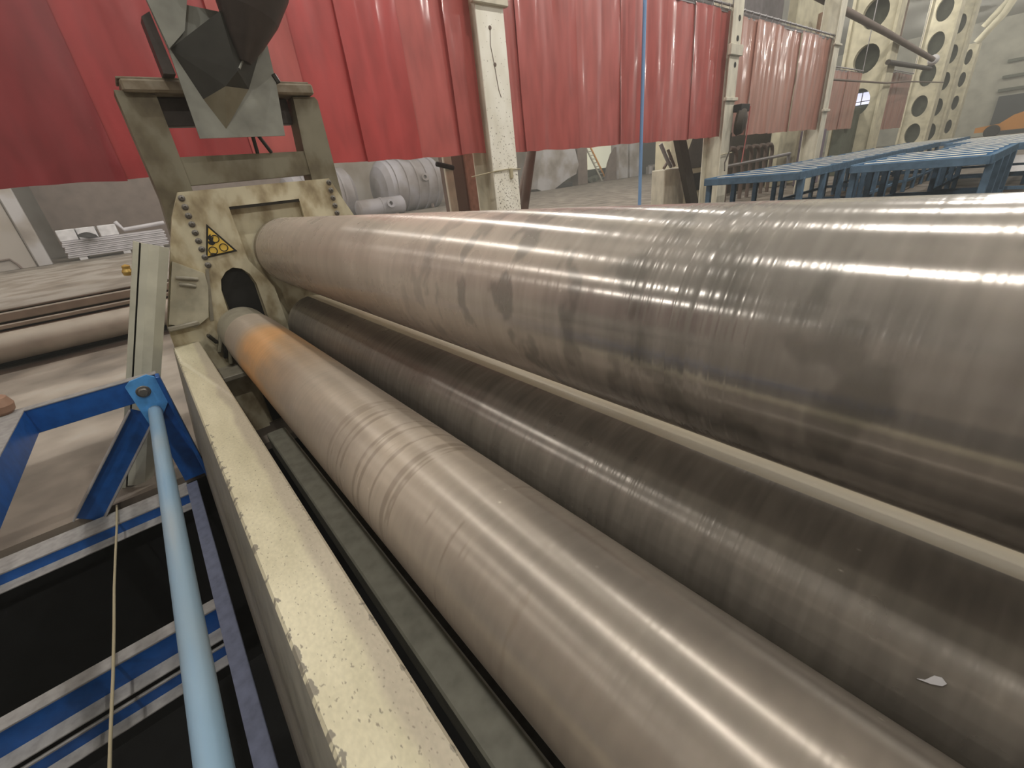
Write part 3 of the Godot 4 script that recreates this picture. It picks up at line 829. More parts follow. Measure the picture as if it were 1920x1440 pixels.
func curtains_and_columns() -> void:
	var zc := -5.1
	curtain("red plastic strip curtain left of the near white column, behind the machine's end frame", [-9.0, -7.4, -5.8, -4.3, -2.9, -1.4, 0.12, 1.2, 1.78, 2.33, 2.95, 3.60, 3.93], 0.32, 3.1, zc, [M.reddeep, M.reddeep, M.reddeep, M.reddeep, M.reddeep, M.reddeep, M.reddim, M.redpale, M.red, M.red, M.redpale, M.redmid2])
	curtain("red plastic strip curtain between the near white column and the second white column", [4.15, 4.72, 5.80, 6.9, 8.12, 9.1, 9.95, 10.4], 0.30, 2.44, zc, [M.redmid, M.redmid2, M.redmid, M.redmid2, M.redmid, M.redmid2, M.redmid])
	curtain("dusty red strip curtain between the second and the third white column", [10.75, 11.6, 12.92, 14.1, 15.2, 16.35], 0.30, 2.42, zc, [M.reddust])
	curtain("faded red strip curtain just right of the third white column", [20.4, 22.0, 23.6], 0.30, 2.15, -6.2, [M.reddust], 0.03)
	curtain("faded red strip curtain behind the pierced columns at the right", [26.8, 29.0, 32.2], 0.15, 2.4, -6.3, [M.reddust], 0.03)

	var c1 := h_column("near white steel column with dark paint specks and a wire tied round it", 3.93, 4.36, -4.93, M.white, [[1.83, 2.35]])
	part(c1, "tie_wire", Shape.new().tube([Vector3(3.88, 0.06, -5.36), Vector3(3.90, 0.085, -4.92), Vector3(4.15, 0.10, -4.915), Vector3(4.40, 0.085, -4.92), Vector3(4.42, 0.10, -5.36)], 0.008, 6), M.rope)
	part(c1, "wire_knot", Shape.new().box(Vector3(4.20, -0.02, -4.93), Vector3(4.25, 0.11, -4.90), 0.01), M.rope)
	for k in [[1.62, 4.12], [1.26, 4.14]]:
		part(c1, "screw", Shape.new().lathe(Vector3(k[1], k[0], -4.93), Vector3(0, 0, 1), Vector3.RIGHT, [Vector2(0, 0.022), Vector2(0.008, 0.02), Vector2(0.01, 0)], 12), M.rust)
	part(c1, "crack_line", Shape.new().tube([Vector3(4.12, 1.6, -4.929), Vector3(4.10, 1.45, -4.929), Vector3(4.13, 1.26, -4.929), Vector3(4.16, 1.0, -4.929), Vector3(4.19, 0.92, -4.929)], 0.005, 6), M.rust)
	var c2 := h_column("second white steel column with clamp bands and a dark round lamp housing on it", 10.22, 10.62, -4.95, M.cream2, [[1.70, 1.88], [0.93, 0.99]])
	for y in [2.3, 1.98, 1.55]:
		part(c2, "bolt_hole", Shape.new().lathe(Vector3(10.47, y, -4.955), Vector3(0, 0, 1), Vector3.RIGHT, [Vector2(0, 0.05), Vector2(0.008, 0.05), Vector2(0.008, 0)], 12), M.dark)
	part(c2, "cable", Shape.new().tube([Vector3(10.58, 0.35, -4.93), Vector3(10.50, 0.0, -4.90), Vector3(10.30, -0.22, -4.88), Vector3(10.05, -0.36, -4.75)], 0.014, 8), M.darkbrown)
	part(c2, "tie_wire", Shape.new().tube([Vector3(10.18, -0.05, -4.92), Vector3(10.66, -0.03, -4.92)], 0.01, 6), M.rope)
	h_column("third white steel column at the right end of the dusty curtain", 16.10, 16.50, -4.97, M.cream2, [[0.72, 0.78], [2.25, 2.30]])
	# lamp housing hanging at the second column
	var lh := thing("lamp_housing", "dark round lamp housing hung on the second white column", "lamp", Vector3(10.75, 0.45, -4.85))
	part(lh, "body", Shape.new().lathe(Vector3(10.72, 0.55, -4.92), Vector3(0.3, -0.1, 1), Vector3.UP, [Vector2(0, 0), Vector2(0, 0.22), Vector2(0.05, 0.27), Vector2(0.16, 0.22), Vector2(0.20, 0.10), Vector2(0.20, 0)], 28), M.darkbrown)
	part(lh, "bracket", Shape.new().box(Vector3(10.58, 0.72, -4.95), Vector3(10.98, 0.86, -4.78), 0.01), M.dark)
	part(lh, "cord", Shape.new().tube([Vector3(10.86, 0.80, -4.72), Vector3(10.84, 0.3, -4.72), Vector3(10.74, -0.25, -4.72)], 0.012, 6), M.redmid)
	# hanging blue pipe
	lone("drop_pipe", Shape.new().tube([Vector3(7.05, -1.4, -4.8), Vector3(7.08, 2.6, -4.8), Vector3(7.08, 8.59, -4.8)], 0.028, 12), M.polegrey, "thin upright blue pipe standing before the middle red curtain", "pipe", Vector3(7.05, -1.4, -4.8))


# ---------------------------------------------------------------- blue roller tables at the right
func conveyors() -> void:
	var at := Vector3(8.2, -1.4, -4.2)
	var o := thing("roller_table", "blue roller table with white rollers, nearest to the second white column", "table", at, "blue roller tables")
	var L := 3.3
	var Wd := 1.5
	var h := 1.0
	for z in [0.0, Wd]:
		part(o, "side_rail", Shape.new().box(at + Vector3(0, h - 0.12, z - 0.03), at + Vector3(L, h, z + 0.03), 0.006), M.tableblue)
	for x in [0.0, L]:
		part(o, "end_rail", Shape.new().box(at + Vector3(x - 0.03, h - 0.12, 0), at + Vector3(x + 0.03, h - 0.01, Wd), 0.006), M.tableblue)
	part(o, "deck", Shape.new().box(at + Vector3(0.03, h - 0.05, 0.03), at + Vector3(L - 0.03, h - 0.010, Wd - 0.03), 0.002), M.tabledeck)
	for k in 5:
		var x := 0.30 + 0.67 * k
		part(o, "roller", Shape.new().box(at + Vector3(x - 0.05, h - 0.03, 0.08), at + Vector3(x + 0.06, h - 0.004, Wd - 0.08), 0.003), M.bar)
	for k in 4:
		for z in [0.0, Wd]:
			var x := 0.15 + (L - 0.3) * k / 3.0
			part(o, "leg", Shape.new().box(at + Vector3(x - 0.04, 0, z - 0.04), at + Vector3(x + 0.04, h - 0.1, z + 0.04), 0.006), M.tableblue)
	for z in [0.0, Wd]:
		part(o, "stretcher", Shape.new().box(at + Vector3(0.1, 0.22, z - 0.025), at + Vector3(L - 0.1, 0.28, z + 0.025), 0.004), M.tableblue)
	for x in [0.15, L - 0.15]:
		part(o, "stretcher", Shape.new().box(at + Vector3(x - 0.025, 0.22, 0), at + Vector3(x + 0.025, 0.28, Wd), 0.004), M.tableblue)
	copy(o, "second blue roller table, close behind the right end of the nearest one", Vector3(11.65, -1.4, -4.2))
	copy(o, "blue roller table nearest the big steel roll, its near corner lowest in the photo", Vector3(8.9, -1.4, -2.2), 0.0)
	copy(o, "blue roller table in the middle of the right edge of the photo", Vector3(12.35, -1.4, -1.7), 0.0)
	copy(o, "third blue roller table along the curtain side, below the pierced columns", Vector3(15.1, -1.4, -4.1), 0.0)
	copy(o, "farthest blue roller table, below the yellow truck", Vector3(18.6, -1.4, -3.9), 0.0)
	copy(o, "blue roller table beside the farthest one, nearer the right picture edge", Vector3(15.8, -1.4, -2.1), 0.0)
	# loose steel sheets on the floor beyond the tables
	var s := lone("steel_sheet", Shape.new().box(Vector3(19.4, -1.4, -1.6), Vector3(28.0, -1.37, -0.4), 0.004), M.galv, "long pale steel sheet lying on the floor at the right picture edge", "sheet", Vector3(21, -1.4, -0.7))
	s.set_meta("group", "")
	s.remove_meta("group")


# ---------------------------------------------------------------- what shows under the curtain on the far side
func far_side() -> void:
	# long cream bed with a rounded front edge at the left
	var b := thing("sheet_bed", "long cream steel bed with a rounded front edge on the floor at the left", "bed", Vector3(-4, -1.4, -7.6))
	var prof := [Vector2(-7.55, -1.33), Vector2(-7.40, -1.30), Vector2(-7.33, -1.22), Vector2(-7.32, -1.14), Vector2(-7.37, -1.06), Vector2(-7.48, -1.005), Vector2(-7.62, -0.985)]
	var sh := Shape.new()
	var pn := []
	for i in prof.size():
		var d: Vector2 = (prof[mini(i + 1, prof.size() - 1)] - prof[maxi(i - 1, 0)]).normalized()
		pn.append(Vector3(0, -d.x, d.y) if true else Vector3.ZERO)
	for i in prof.size() - 1:
		var p0: Vector2 = prof[i]; var p1: Vector2 = prof[i + 1]
		sh.tri(Vector3(-13, p0.y, p0.x), Vector3(0.9, p0.y, p0.x), Vector3(0.9, p1.y, p1.x), pn[i], pn[i], pn[i + 1])
		sh.tri(Vector3(-13, p0.y, p0.x), Vector3(0.9, p1.y, p1.x), Vector3(-13, p1.y, p1.x), pn[i], pn[i + 1], pn[i + 1])
	part(b, "front_edge", sh, M.bedpale)
	part(b, "core", Shape.new().box(Vector3(-13, -1.3, -14.8), Vector3(0.9, -0.80, -7.9), 0.0), M.dark)
	part(b, "shadow_gap_strip", Shape.new().box(Vector3(-13, -1.3, -7.9), Vector3(0.9, -0.962, -7.6), 0.0), M.dark)  # dark boxes, this and the core, draw the shadow gaps between plates
	part(b, "lip", Shape.new().box(Vector3(-13, -0.962, -7.9), Vector3(0.9, -0.915, -7.56), 0.008), M.bedpale)
	part(b, "middle_plate", Shape.new().box(Vector3(-13, -0.893, -14.8), Vector3(0.9, -0.79, -7.62), 0.012), M.bedpale)
	part(b, "deck", Shape.new().box(Vector3(-13, -0.78, -14.9), Vector3(0.9, -0.755, -7.66), 0.008), M.bedgrey)
	part(b, "skid", Shape.new().box(Vector3(-12.5, -1.4, -14.2), Vector3(0.6, -1.3, -7.75), 0.0), M.dark)
	# big pale column in the far row, at the left picture edge
	var lc := thing("box_column", "pale box column standing far back at the left picture edge", "column", Vector3(-3.5, -1.4, -30.1))
	part(lc, "face", Shape.new().box(Vector3(-3.72, -1.4, -30.3), Vector3(-3.24, 8.6, -30.0), 0.02), M.stone)
	part(lc, "side_panel", Shape.new().box(Vector3(-5.6, -1.4, -30.3), Vector3(-3.79, 8.6, -30.1), 0.02), M.wall)
	part(lc, "door_frame", Shape.new().tube([Vector3(-5.4, -0.95, -30.05), Vector3(-4.5, -0.92, -30.05), Vector3(-4.35, -1.2, -30.05), Vector3(-4.3, -1.38, -30.05)], 0.05, 6), M.rust)
	# stack of bright sheets with three boxes on it
	var st := thing("sheet_stack", "stack of bright steel sheets on the floor behind the cream bed", "stack", Vector3(-1.0, -1.4, -30.5))
	for k in 9:
		part(st, "metal_sheet", Shape.new().box(Vector3(-2.62 + 0.03 * (k % 3), -1.25 + 0.085 * k, -31.6), Vector3(1.4 + 0.05 * (k % 2), -1.18 + 0.085 * k, -30.0 + 0.03 * (k % 2)), 0.008), M.silver)
	for x in [-2.1, -0.4, 1.0]:
		part(st, "runner", Shape.new().box(Vector3(x - 0.15, -1.4, -31.5), Vector3(x + 0.15, -1.25, -30.05), 0.01), M.whitebox)
	for q in [[-2.6, -1.93, "leftmost of the three white boxes on the bright sheet stack"], [-1.88, -1.18, "middle one of the three white boxes on the bright sheet stack"], [-1.08, -0.38, "rightmost of the three white boxes on the bright sheet stack"]]:
		lone("box", Shape.new().box(Vector3(q[0], -0.49, -31.4), Vector3(q[1], 0.02, -30.1), 0.03), M.whitebox, q[2], "box", Vector3(q[0], -0.49, -30.7), "white boxes on the sheet stack")
	lone("bent_sheet", Shape.new().tube([Vector3(-0.32, 0.10, -30.3), Vector3(-0.12, -0.30, -30.2), Vector3(1.6, -0.20, -30.2)], 0.10, 8), M.silver, "bent bright metal strip lying right of the white boxes", "strip", Vector3(0.3, -0.49, -30.3))
	lone("dark_bag", Shape.new().lathe(Vector3(-1.55, -0.47, -29.62), Vector3(0.2, 1, 0), Vector3.RIGHT, [Vector2(0, 0.05), Vector2(0.05, 0.38), Vector2(0.18, 0.30), Vector2(0.26, 0.10), Vector2(0.28, 0)], 14), M.dark, "dark bag lying on the front of the bright sheet stack", "bag", Vector3(-1.55, -0.45, -29.93))
	struct("wall_far_panel", Shape.new().box(Vector3(-3.0, -1.4, -34.5), Vector3(9.0, 5.0, -34.2), 0.0), M.rust)
	# grey pressure vessels
	vessel("big ribbed grey vessel lying behind the curtain, left of the near white column", Vector3(16.4, 0.25, -30.6), 1.7, 3.9, 5)
	vessel("grey vessel just right of the machine's end frame, beyond the curtain", Vector3(10.2, 0.15, -31.0), 1.6, 3.4, 3)
	vessel("small grey vessel lying in front of the ribbed one", Vector3(13.0, -0.85, -28.4), 0.55, 3.0, 1)
	# thin cream post and rusty post left of the near column
	var tp := thing("timber_post", "thin cream post with a dark tie near its top, left of the near white column", "post", Vector3(4.3, -1.4, -6.5))
	part(tp, "post", Shape.new().box(Vector3(4.20, -1.4, -6.56), Vector3(4.35, 0.62, -6.5), 0.01), M.cream2)
	part(tp, "tie", Shape.new().slab(Vector3(4.18, 0.27, -6.46), Vector3(0.34, 0.07, 0.06), 0.02, Basis(Vector3(0, 0, 1), -0.25)), M.dark)
	lone("rusty_post", Shape.new().box(Vector3(4.38, -1.4, -6.95), Vector3(4.70, 1.2, -6.7), 0.01), M.rust, "rusty brown post between the thin cream post and the near white column", "post", Vector3(4.55, -1.4, -6.8))
	lone("brick_pier", Shape.new().box(Vector3(4.74, -1.4, -7.0), Vector3(5.3, 1.0, -6.7), 0.02), mat(rgb(188, 150, 134), 0.8, M.mottle, Vector3(1, 1, 1)), "pinkish pier right behind the near white column", "pier", Vector3(5.0, -1.4, -6.8))
	# knee braces right of the near column
	for q in [[6.25, 0.45, 5.55, -1.1, "left of the two brown knee braces right of the near white column", -6.5], [6.62, 0.45, 5.60, -1.1, "right of the two brown knee braces right of the near white column", -6.85]]:
		lone("knee_brace", Shape.new().tube([Vector3(q[0], q[1] + 0.3, q[5]), Vector3(q[2], q[3] - 0.28, q[5])], 0.085, 6), M.rust, q[4], "brace", Vector3(q[2], -1.4, -6.55))
	# pale stone block and what stands beyond
	var sb := thing("stone_block", "big pale rounded block beyond the gap under the middle curtain", "block", Vector3(31.0, -1.4, -30.3))
	part(sb, "block", Shape.new().prism(xy([28.6, -1.2, 29.0, 0.2, 29.4, 1.3, 29.9, 2.2, 33.6, 2.2, 34.2, 0.4, 33.8, -0.4, 32.6, -0.7, 30.8, -1.4, 29.4, -1.5]), Vector3(0, 0, -30.0), Vector3.RIGHT, Vector3.UP, Vector3(0, 0, -1.5)), M.stone)
	part(sb, "support", Shape.new().box(Vector3(29.2, -1.4, -31.3), Vector3(33.4, -1.0, -30.1), 0.05), M.dark)
	var gp := [[34.3, 35.7, "dark grey far post left of the bright opening", M.rust], [40.6, 42.2, "left one of the two pale far posts right of the bright opening", M.stone], [42.6, 44.6, "right one of the two pale far posts right of the bright opening", M.stone]]
	for g in gp:
		lone("far_post", Shape.new().box(Vector3(g[0], -1.4, -31.2), Vector3(g[1], 6.0, -30.2), 0.04), g[3], g[2], "post", Vector3(g[0], -1.4, -30.7))
	# bright opening with greenery and a ladder
	var day := StandardMaterial3D.new()
	day.albedo_color = rgb(200, 196, 170)
	day.emission_enabled = true
	day.emission = rgb(226, 222, 196)
	day.emission_energy_multiplier = 0.75
	var win := struct("window_1", Shape.new().box(Vector3(38.0, -0.2, -36.99), Vector3(52.5, 2.6, -36.9), 0.0), day)
	part_free(win, "window_frame", Shape.new().box(Vector3(37.6, -1.0, -36.98), Vector3(52.9, -0.2, -36.7), 0.0), M.greendark)
	var lad := thing("ladder", "yellow brown ladder leaning in the bright far opening", "ladder", Vector3(39.0, -1.4, -31.5))
	for s in [0.0, 0.7]:
		part(lad, "rail", Shape.new().tube([Vector3(39.4 + s, -1.4, -31.4), Vector3(37.6 + s, 2.2, -32.2)], 0.09, 6), M.orange if s > 0 else M.cream2)
	for k in 9:
		var h := 0.1 + 0.1 * k
		part(lad, "rung", Shape.new().tube([Vector3(39.4, -1.4, -31.4).lerp(Vector3(37.6, 2.2, -32.2), h), Vector3(40.1, -1.4, -31.4).lerp(Vector3(38.3, 2.2, -32.2), h)], 0.05, 5), M.cream2)
	lone("parts_heap", heap(Vector3(37.3, -1.4, -31.5), 9), M.greendark, "dark greenish heap of parts at the foot of the far ladder", "heap", Vector3(37.3, -1.4, -31.5))
	lone("arch_plate", Shape.new().prism(xy([38.9, -1.4, 40.6, -1.4, 40.6, 1.6, 39.9, 1.0, 39.4, 0.2, 39.1, -0.6]), Vector3(0, 0, -30.5), Vector3.RIGHT, Vector3.UP, Vector3(0, 0, -0.3)), M.rust, "dark curved plate leaning on the left pale far post", "plate", Vector3(39.8, -1.4, -30.6))
	# dark bay with a pale bench, behind the blue pipe
	struct("wall_dark_bay", Shape.new().box(Vector3(44.8, -1.4, -34.2), Vector3(60.0, 5.0, -34.0), 0.0), M.dark)
	var bench := thing("bench", "pale curved bench in the dark bay right of the blue pipe", "bench", Vector3(50, -1.4, -31.5))
	part(bench, "seat", Shape.new().box(Vector3(48.5, -0.75, -32), Vector3(52.0, -0.45, -31.2), 0.05), M.stone)
	part(bench, "leg", Shape.new().box(Vector3(47.8, -1.4, -31.8), Vector3(48.6, -0.6, -31.3), 0.05), M.stone)
	part(bench, "leg", Shape.new().box(Vector3(51.6, -1.4, -31.8), Vector3(52.1, -0.6, -31.3), 0.05), M.stone)
	# leaning brown strut and pier left of the second column
	lone("brown_strut", Shape.new().hexa([Vector3(10.95, 0.62, -6.45), Vector3(11.30, 0.62, -6.45), Vector3(11.30, 0.62, -6.6), Vector3(10.95, 0.62, -6.6), Vector3(12.0, -1.4, -6.45), Vector3(12.42, -1.4, -6.45), Vector3(12.42, -1.4, -6.6), Vector3(12.0, -1.4, -6.6)]), M.darkbrown, "dark brown strut leaning left of the second white column", "strut", Vector3(12.2, -1.4, -6.5))
	lone("concrete_pier", Shape.new().box(Vector3(11.1, -1.4, -7.2), Vector3(12.1, -0.25, -6.8), 0.02), M.cream2, "low cream pier behind the foot of the leaning brown strut", "pier", Vector3(11.6, -1.4, -7.0))
	var tw := thing("twisted_scrap", "pinkish twisted scrap lying on top of the low cream pier", "scrap", Vector3(11.3, -0.25, -6.9))
	part(tw, "strip", Shape.new().tube([Vector3(11.0, 0.35, -6.9), Vector3(11.15, 0.0, -6.8), Vector3(11.45, -0.2, -6.85)], 0.05, 6), M.galv)
	part(tw, "coil", Shape.new().tube([Vector3(11.2, -0.22, -6.9), Vector3(11.6, 0.05, -6.95), Vector3(11.35, 0.2, -6.9), Vector3(11.7, -0.2, -6.9)], 0.04, 6), M.rust)
	var ar := thing("arched_casing", "cream casing with a dark arched hole, left behind the second white column", "casing", Vector3(13.6, -1.4, -7.6))
	var outline := [12.5, -1.4, 15.1, -1.4, 15.1, 0.9, 12.5, 0.9]
	part(ar, "casing", Shape.new().prism(xy(outline), Vector3(0, 0, -7.5), Vector3.RIGHT, Vector3.UP, Vector3(0, 0, -0.5)), M.foundry)
	part(ar, "arched_hole", Shape.new().prism(xy([13.4, -0.35, 14.6, -0.35, 14.6, 0.2, 14.35, 0.5, 14.0, 0.58, 13.65, 0.45, 13.4, 0.1]), Vector3(0, 0, -7.48), Vector3.RIGHT, Vector3.UP, Vector3(0, 0, -0.05)), M.darkbrown, "dark arched hole")
	part(ar, "lower_hole", Shape.new().prism(xy([13.5, -1.0, 14.6, -1.0, 14.6, -0.5, 13.5, -0.5]), Vector3(0, 0, -7.48), Vector3.RIGHT, Vector3.UP, Vector3(0, 0, -0.05)), M.dark, "dark square hole")
	# rack of bent pipes right of the second column
	struct("wall_dark_bay_2", Shape.new().box(Vector3(15.3, -1.4, -8.2), Vector3(23.5, 0.9, -8.0), 0.0), M.darkbrown)
	for k in 7:
		var x := 14.1 + 0.52 * k
		var z := -6.6
		lone("bent_pipe", Shape.new().tube([Vector3(x, -1.4, z), Vector3(x, -0.15, z), Vector3(x - 0.06, -0.02, z), Vector3(x - 0.18, 0.05, z), Vector3(x - 0.40, 0.06, z - 0.02)], 0.06, 8), M.rust, ["leftmost of the bent pipes right of the second white column", "second from the left of the bent pipes right of the second white column", "third from the left of the bent pipes right of the second white column", "middle one of the seven bent pipes right of the second white column", "third from the right of the seven bent rusty pipes", "second from the right of the seven bent rusty pipes", "rightmost of the seven bent pipes below the dusty curtain"][k], "pipe", Vector3(x, -1.4, z), "bent pipes below the dusty curtain")
	lone("pipe_rail", Shape.new().tube([Vector3(13.3, -0.40, -6.46), Vector3(18.4, -0.30, -6.46)], 0.05, 8), M.galv, "long pale rail running across the row of bent pipes", "rail", Vector3(15.8, -0.35, -6.52))
	lone("rail_post", Shape.new().box(Vector3(13.31, -1.4, -6.51), Vector3(13.39, -0.455, -6.41), 0.01), M.galv, "short pale post under the left end of the pipe rail", "post", Vector3(13.3, -1.4, -6.46))
	lone("rail_post", Shape.new().box(Vector3(18.3, -1.4, -6.51), Vector3(18.38, -0.355, -6.41), 0.01), M.galv, "short pale post under the right end of the pipe rail", "post", Vector3(18.35, -1.4, -6.46))


func part_free(parent: Node, called: String, s: Shape, m: Material) -> void:
	cur = Vector3.ZERO
	part(parent, called, s, m)


func heap(c: Vector3, seed_: int) -> Shape:
	var s := Shape.new()
	var rng := RandomNumberGenerator.new()
	rng.seed = seed_
	for k in 14:
		var r := rng.randf_range(0.15, 0.5)
		s.slab(c + Vector3(rng.randf_range(-1.3, 1.6), r * 0.5 + rng.randf_range(0, 0.5), rng.randf_range(-0.4, 0.4)), Vector3(r, r, r), 0.05, Basis(Vector3(rng.randf(), rng.randf(), 1).normalized(), rng.randf() * 3.0))
	return s


func vessel(label: String, c: Vector3, r: float, length: float, ribs: int) -> void:
	var o := thing("pressure_vessel", label, "vessel", Vector3(c.x, -1.4, c.z), "grey vessels beyond the curtain")
	o.remove_meta("group")
	part(o, "shell", Shape.new().lathe(c - Vector3(length / 2, 0, 0), Vector3.RIGHT, Vector3.UP, [Vector2(-0.35 * r, 0), Vector2(-0.30 * r, 0.4 * r), Vector2(-0.18 * r, 0.8 * r), Vector2(0, r), Vector2(length, r), Vector2(length + 0.18 * r, 0.8 * r), Vector2(length + 0.30 * r, 0.4 * r), Vector2(length + 0.35 * r, 0)], 48), M.vessel)
	for k in ribs:
		var x := c.x - length / 2 + length * (k + 0.5) / ribs
		part(o, "rib", Shape.new().lathe(Vector3(x, c.y, c.z), Vector3.RIGHT, Vector3.UP, [Vector2(-0.09, r), Vector2(-0.07, r * 1.06), Vector2(0.07, r * 1.06), Vector2(0.09, r)], 40), M.vessel)
	for s in [-0.3, 0.3]:
		part(o, "saddle", Shape.new().box(Vector3(c.x + length * s - 0.12, -1.4, c.z - r * 0.6), Vector3(c.x + length * s + 0.12, c.y - r * 0.7, c.z + r * 0.6), 0.02), M.rust)
	part(o, "nozzle", Shape.new().lathe(c + Vector3(length * 0.12, r * 0.2, r * 0.9), Vector3(0, 0.2, 1), Vector3.RIGHT, [Vector2(0, 0.16), Vector2(0.25, 0.16), Vector2(0.25, 0.26), Vector2(0.33, 0.26), Vector2(0.33, 0.12), Vector2(0.1, 0.12), Vector2(0.1, 0)], 18), M.vessel)


# ---------------------------------------------------------------- pierced columns, end wall and truck at the right
func oval(cz: float, cy: float, w: float, h: float) -> PackedVector2Array:
	var a := PackedVector2Array()
	for k in 20:
		a.append(Vector2(cz + cos(TAU * k / 20) * w / 2, cy + sin(TAU * k / 20) * h / 2))
	return a


func pierced_column(label: String, x: float, z0: float, z1: float, hole_y: Array, hw: float, hh: float, top := 8.6) -> Node3D:
	# a flat face across x with a row of oval holes: strips left and right of the holes and webs between them
	var o := thing("pierced_column", label, "column", Vector3(x, -1.4, (z0 + z1) / 2))
	var zc := (z0 + z1) / 2
	var s := Shape.new()
	var th := Vector3(0.25, 0, 0)
	var y := -1.4
	var ys := hole_y.duplicate()
	ys.append(top + hh)
	for c in ys:
		var lo := minf(c - hh / 2, top)
		if lo > y:
			s.prism(xy([z0, y, z1, y, z1, lo, z0, lo]), Vector3(x, 0, 0), Vector3(0, 0, 1), Vector3.UP, th)
		if c < top:
			for sgn in [-1, 1]:
				var p := PackedVector2Array()
				var ze := z0 if sgn < 0 else z1
				p.append(Vector2(ze, c - hh / 2))
				p.append(Vector2(zc, c - hh / 2))
				for k in range(1, 10):
					var a := -PI / 2 + PI * k / 10
					p.append(Vector2(zc + sgn * cos(a) * hw / 2, c + sin(a) * hh / 2))
				p.append(Vector2(zc, c + hh / 2))
				p.append(Vector2(ze, c + hh / 2))
				s.prism(p, Vector3(x, 0, 0), Vector3(0, 0, 1), Vector3.UP, th)
		y = c + hh / 2
	part(o, "pierced_face", s, M.foundry)
	for z in [z0, z1]:
		part(o, "edge_rib", Shape.new().box(Vector3(x - 0.12, -1.4, z - 0.06), Vector3(x + 0.9, top, z + 0.06), 0.01), M.foundry)
	part(o, "back_plate", Shape.new().box(Vector3(x + 0.8, -1.4, z0), Vector3(x + 0.9, top, z1), 0.0), M.greendark)
	return o


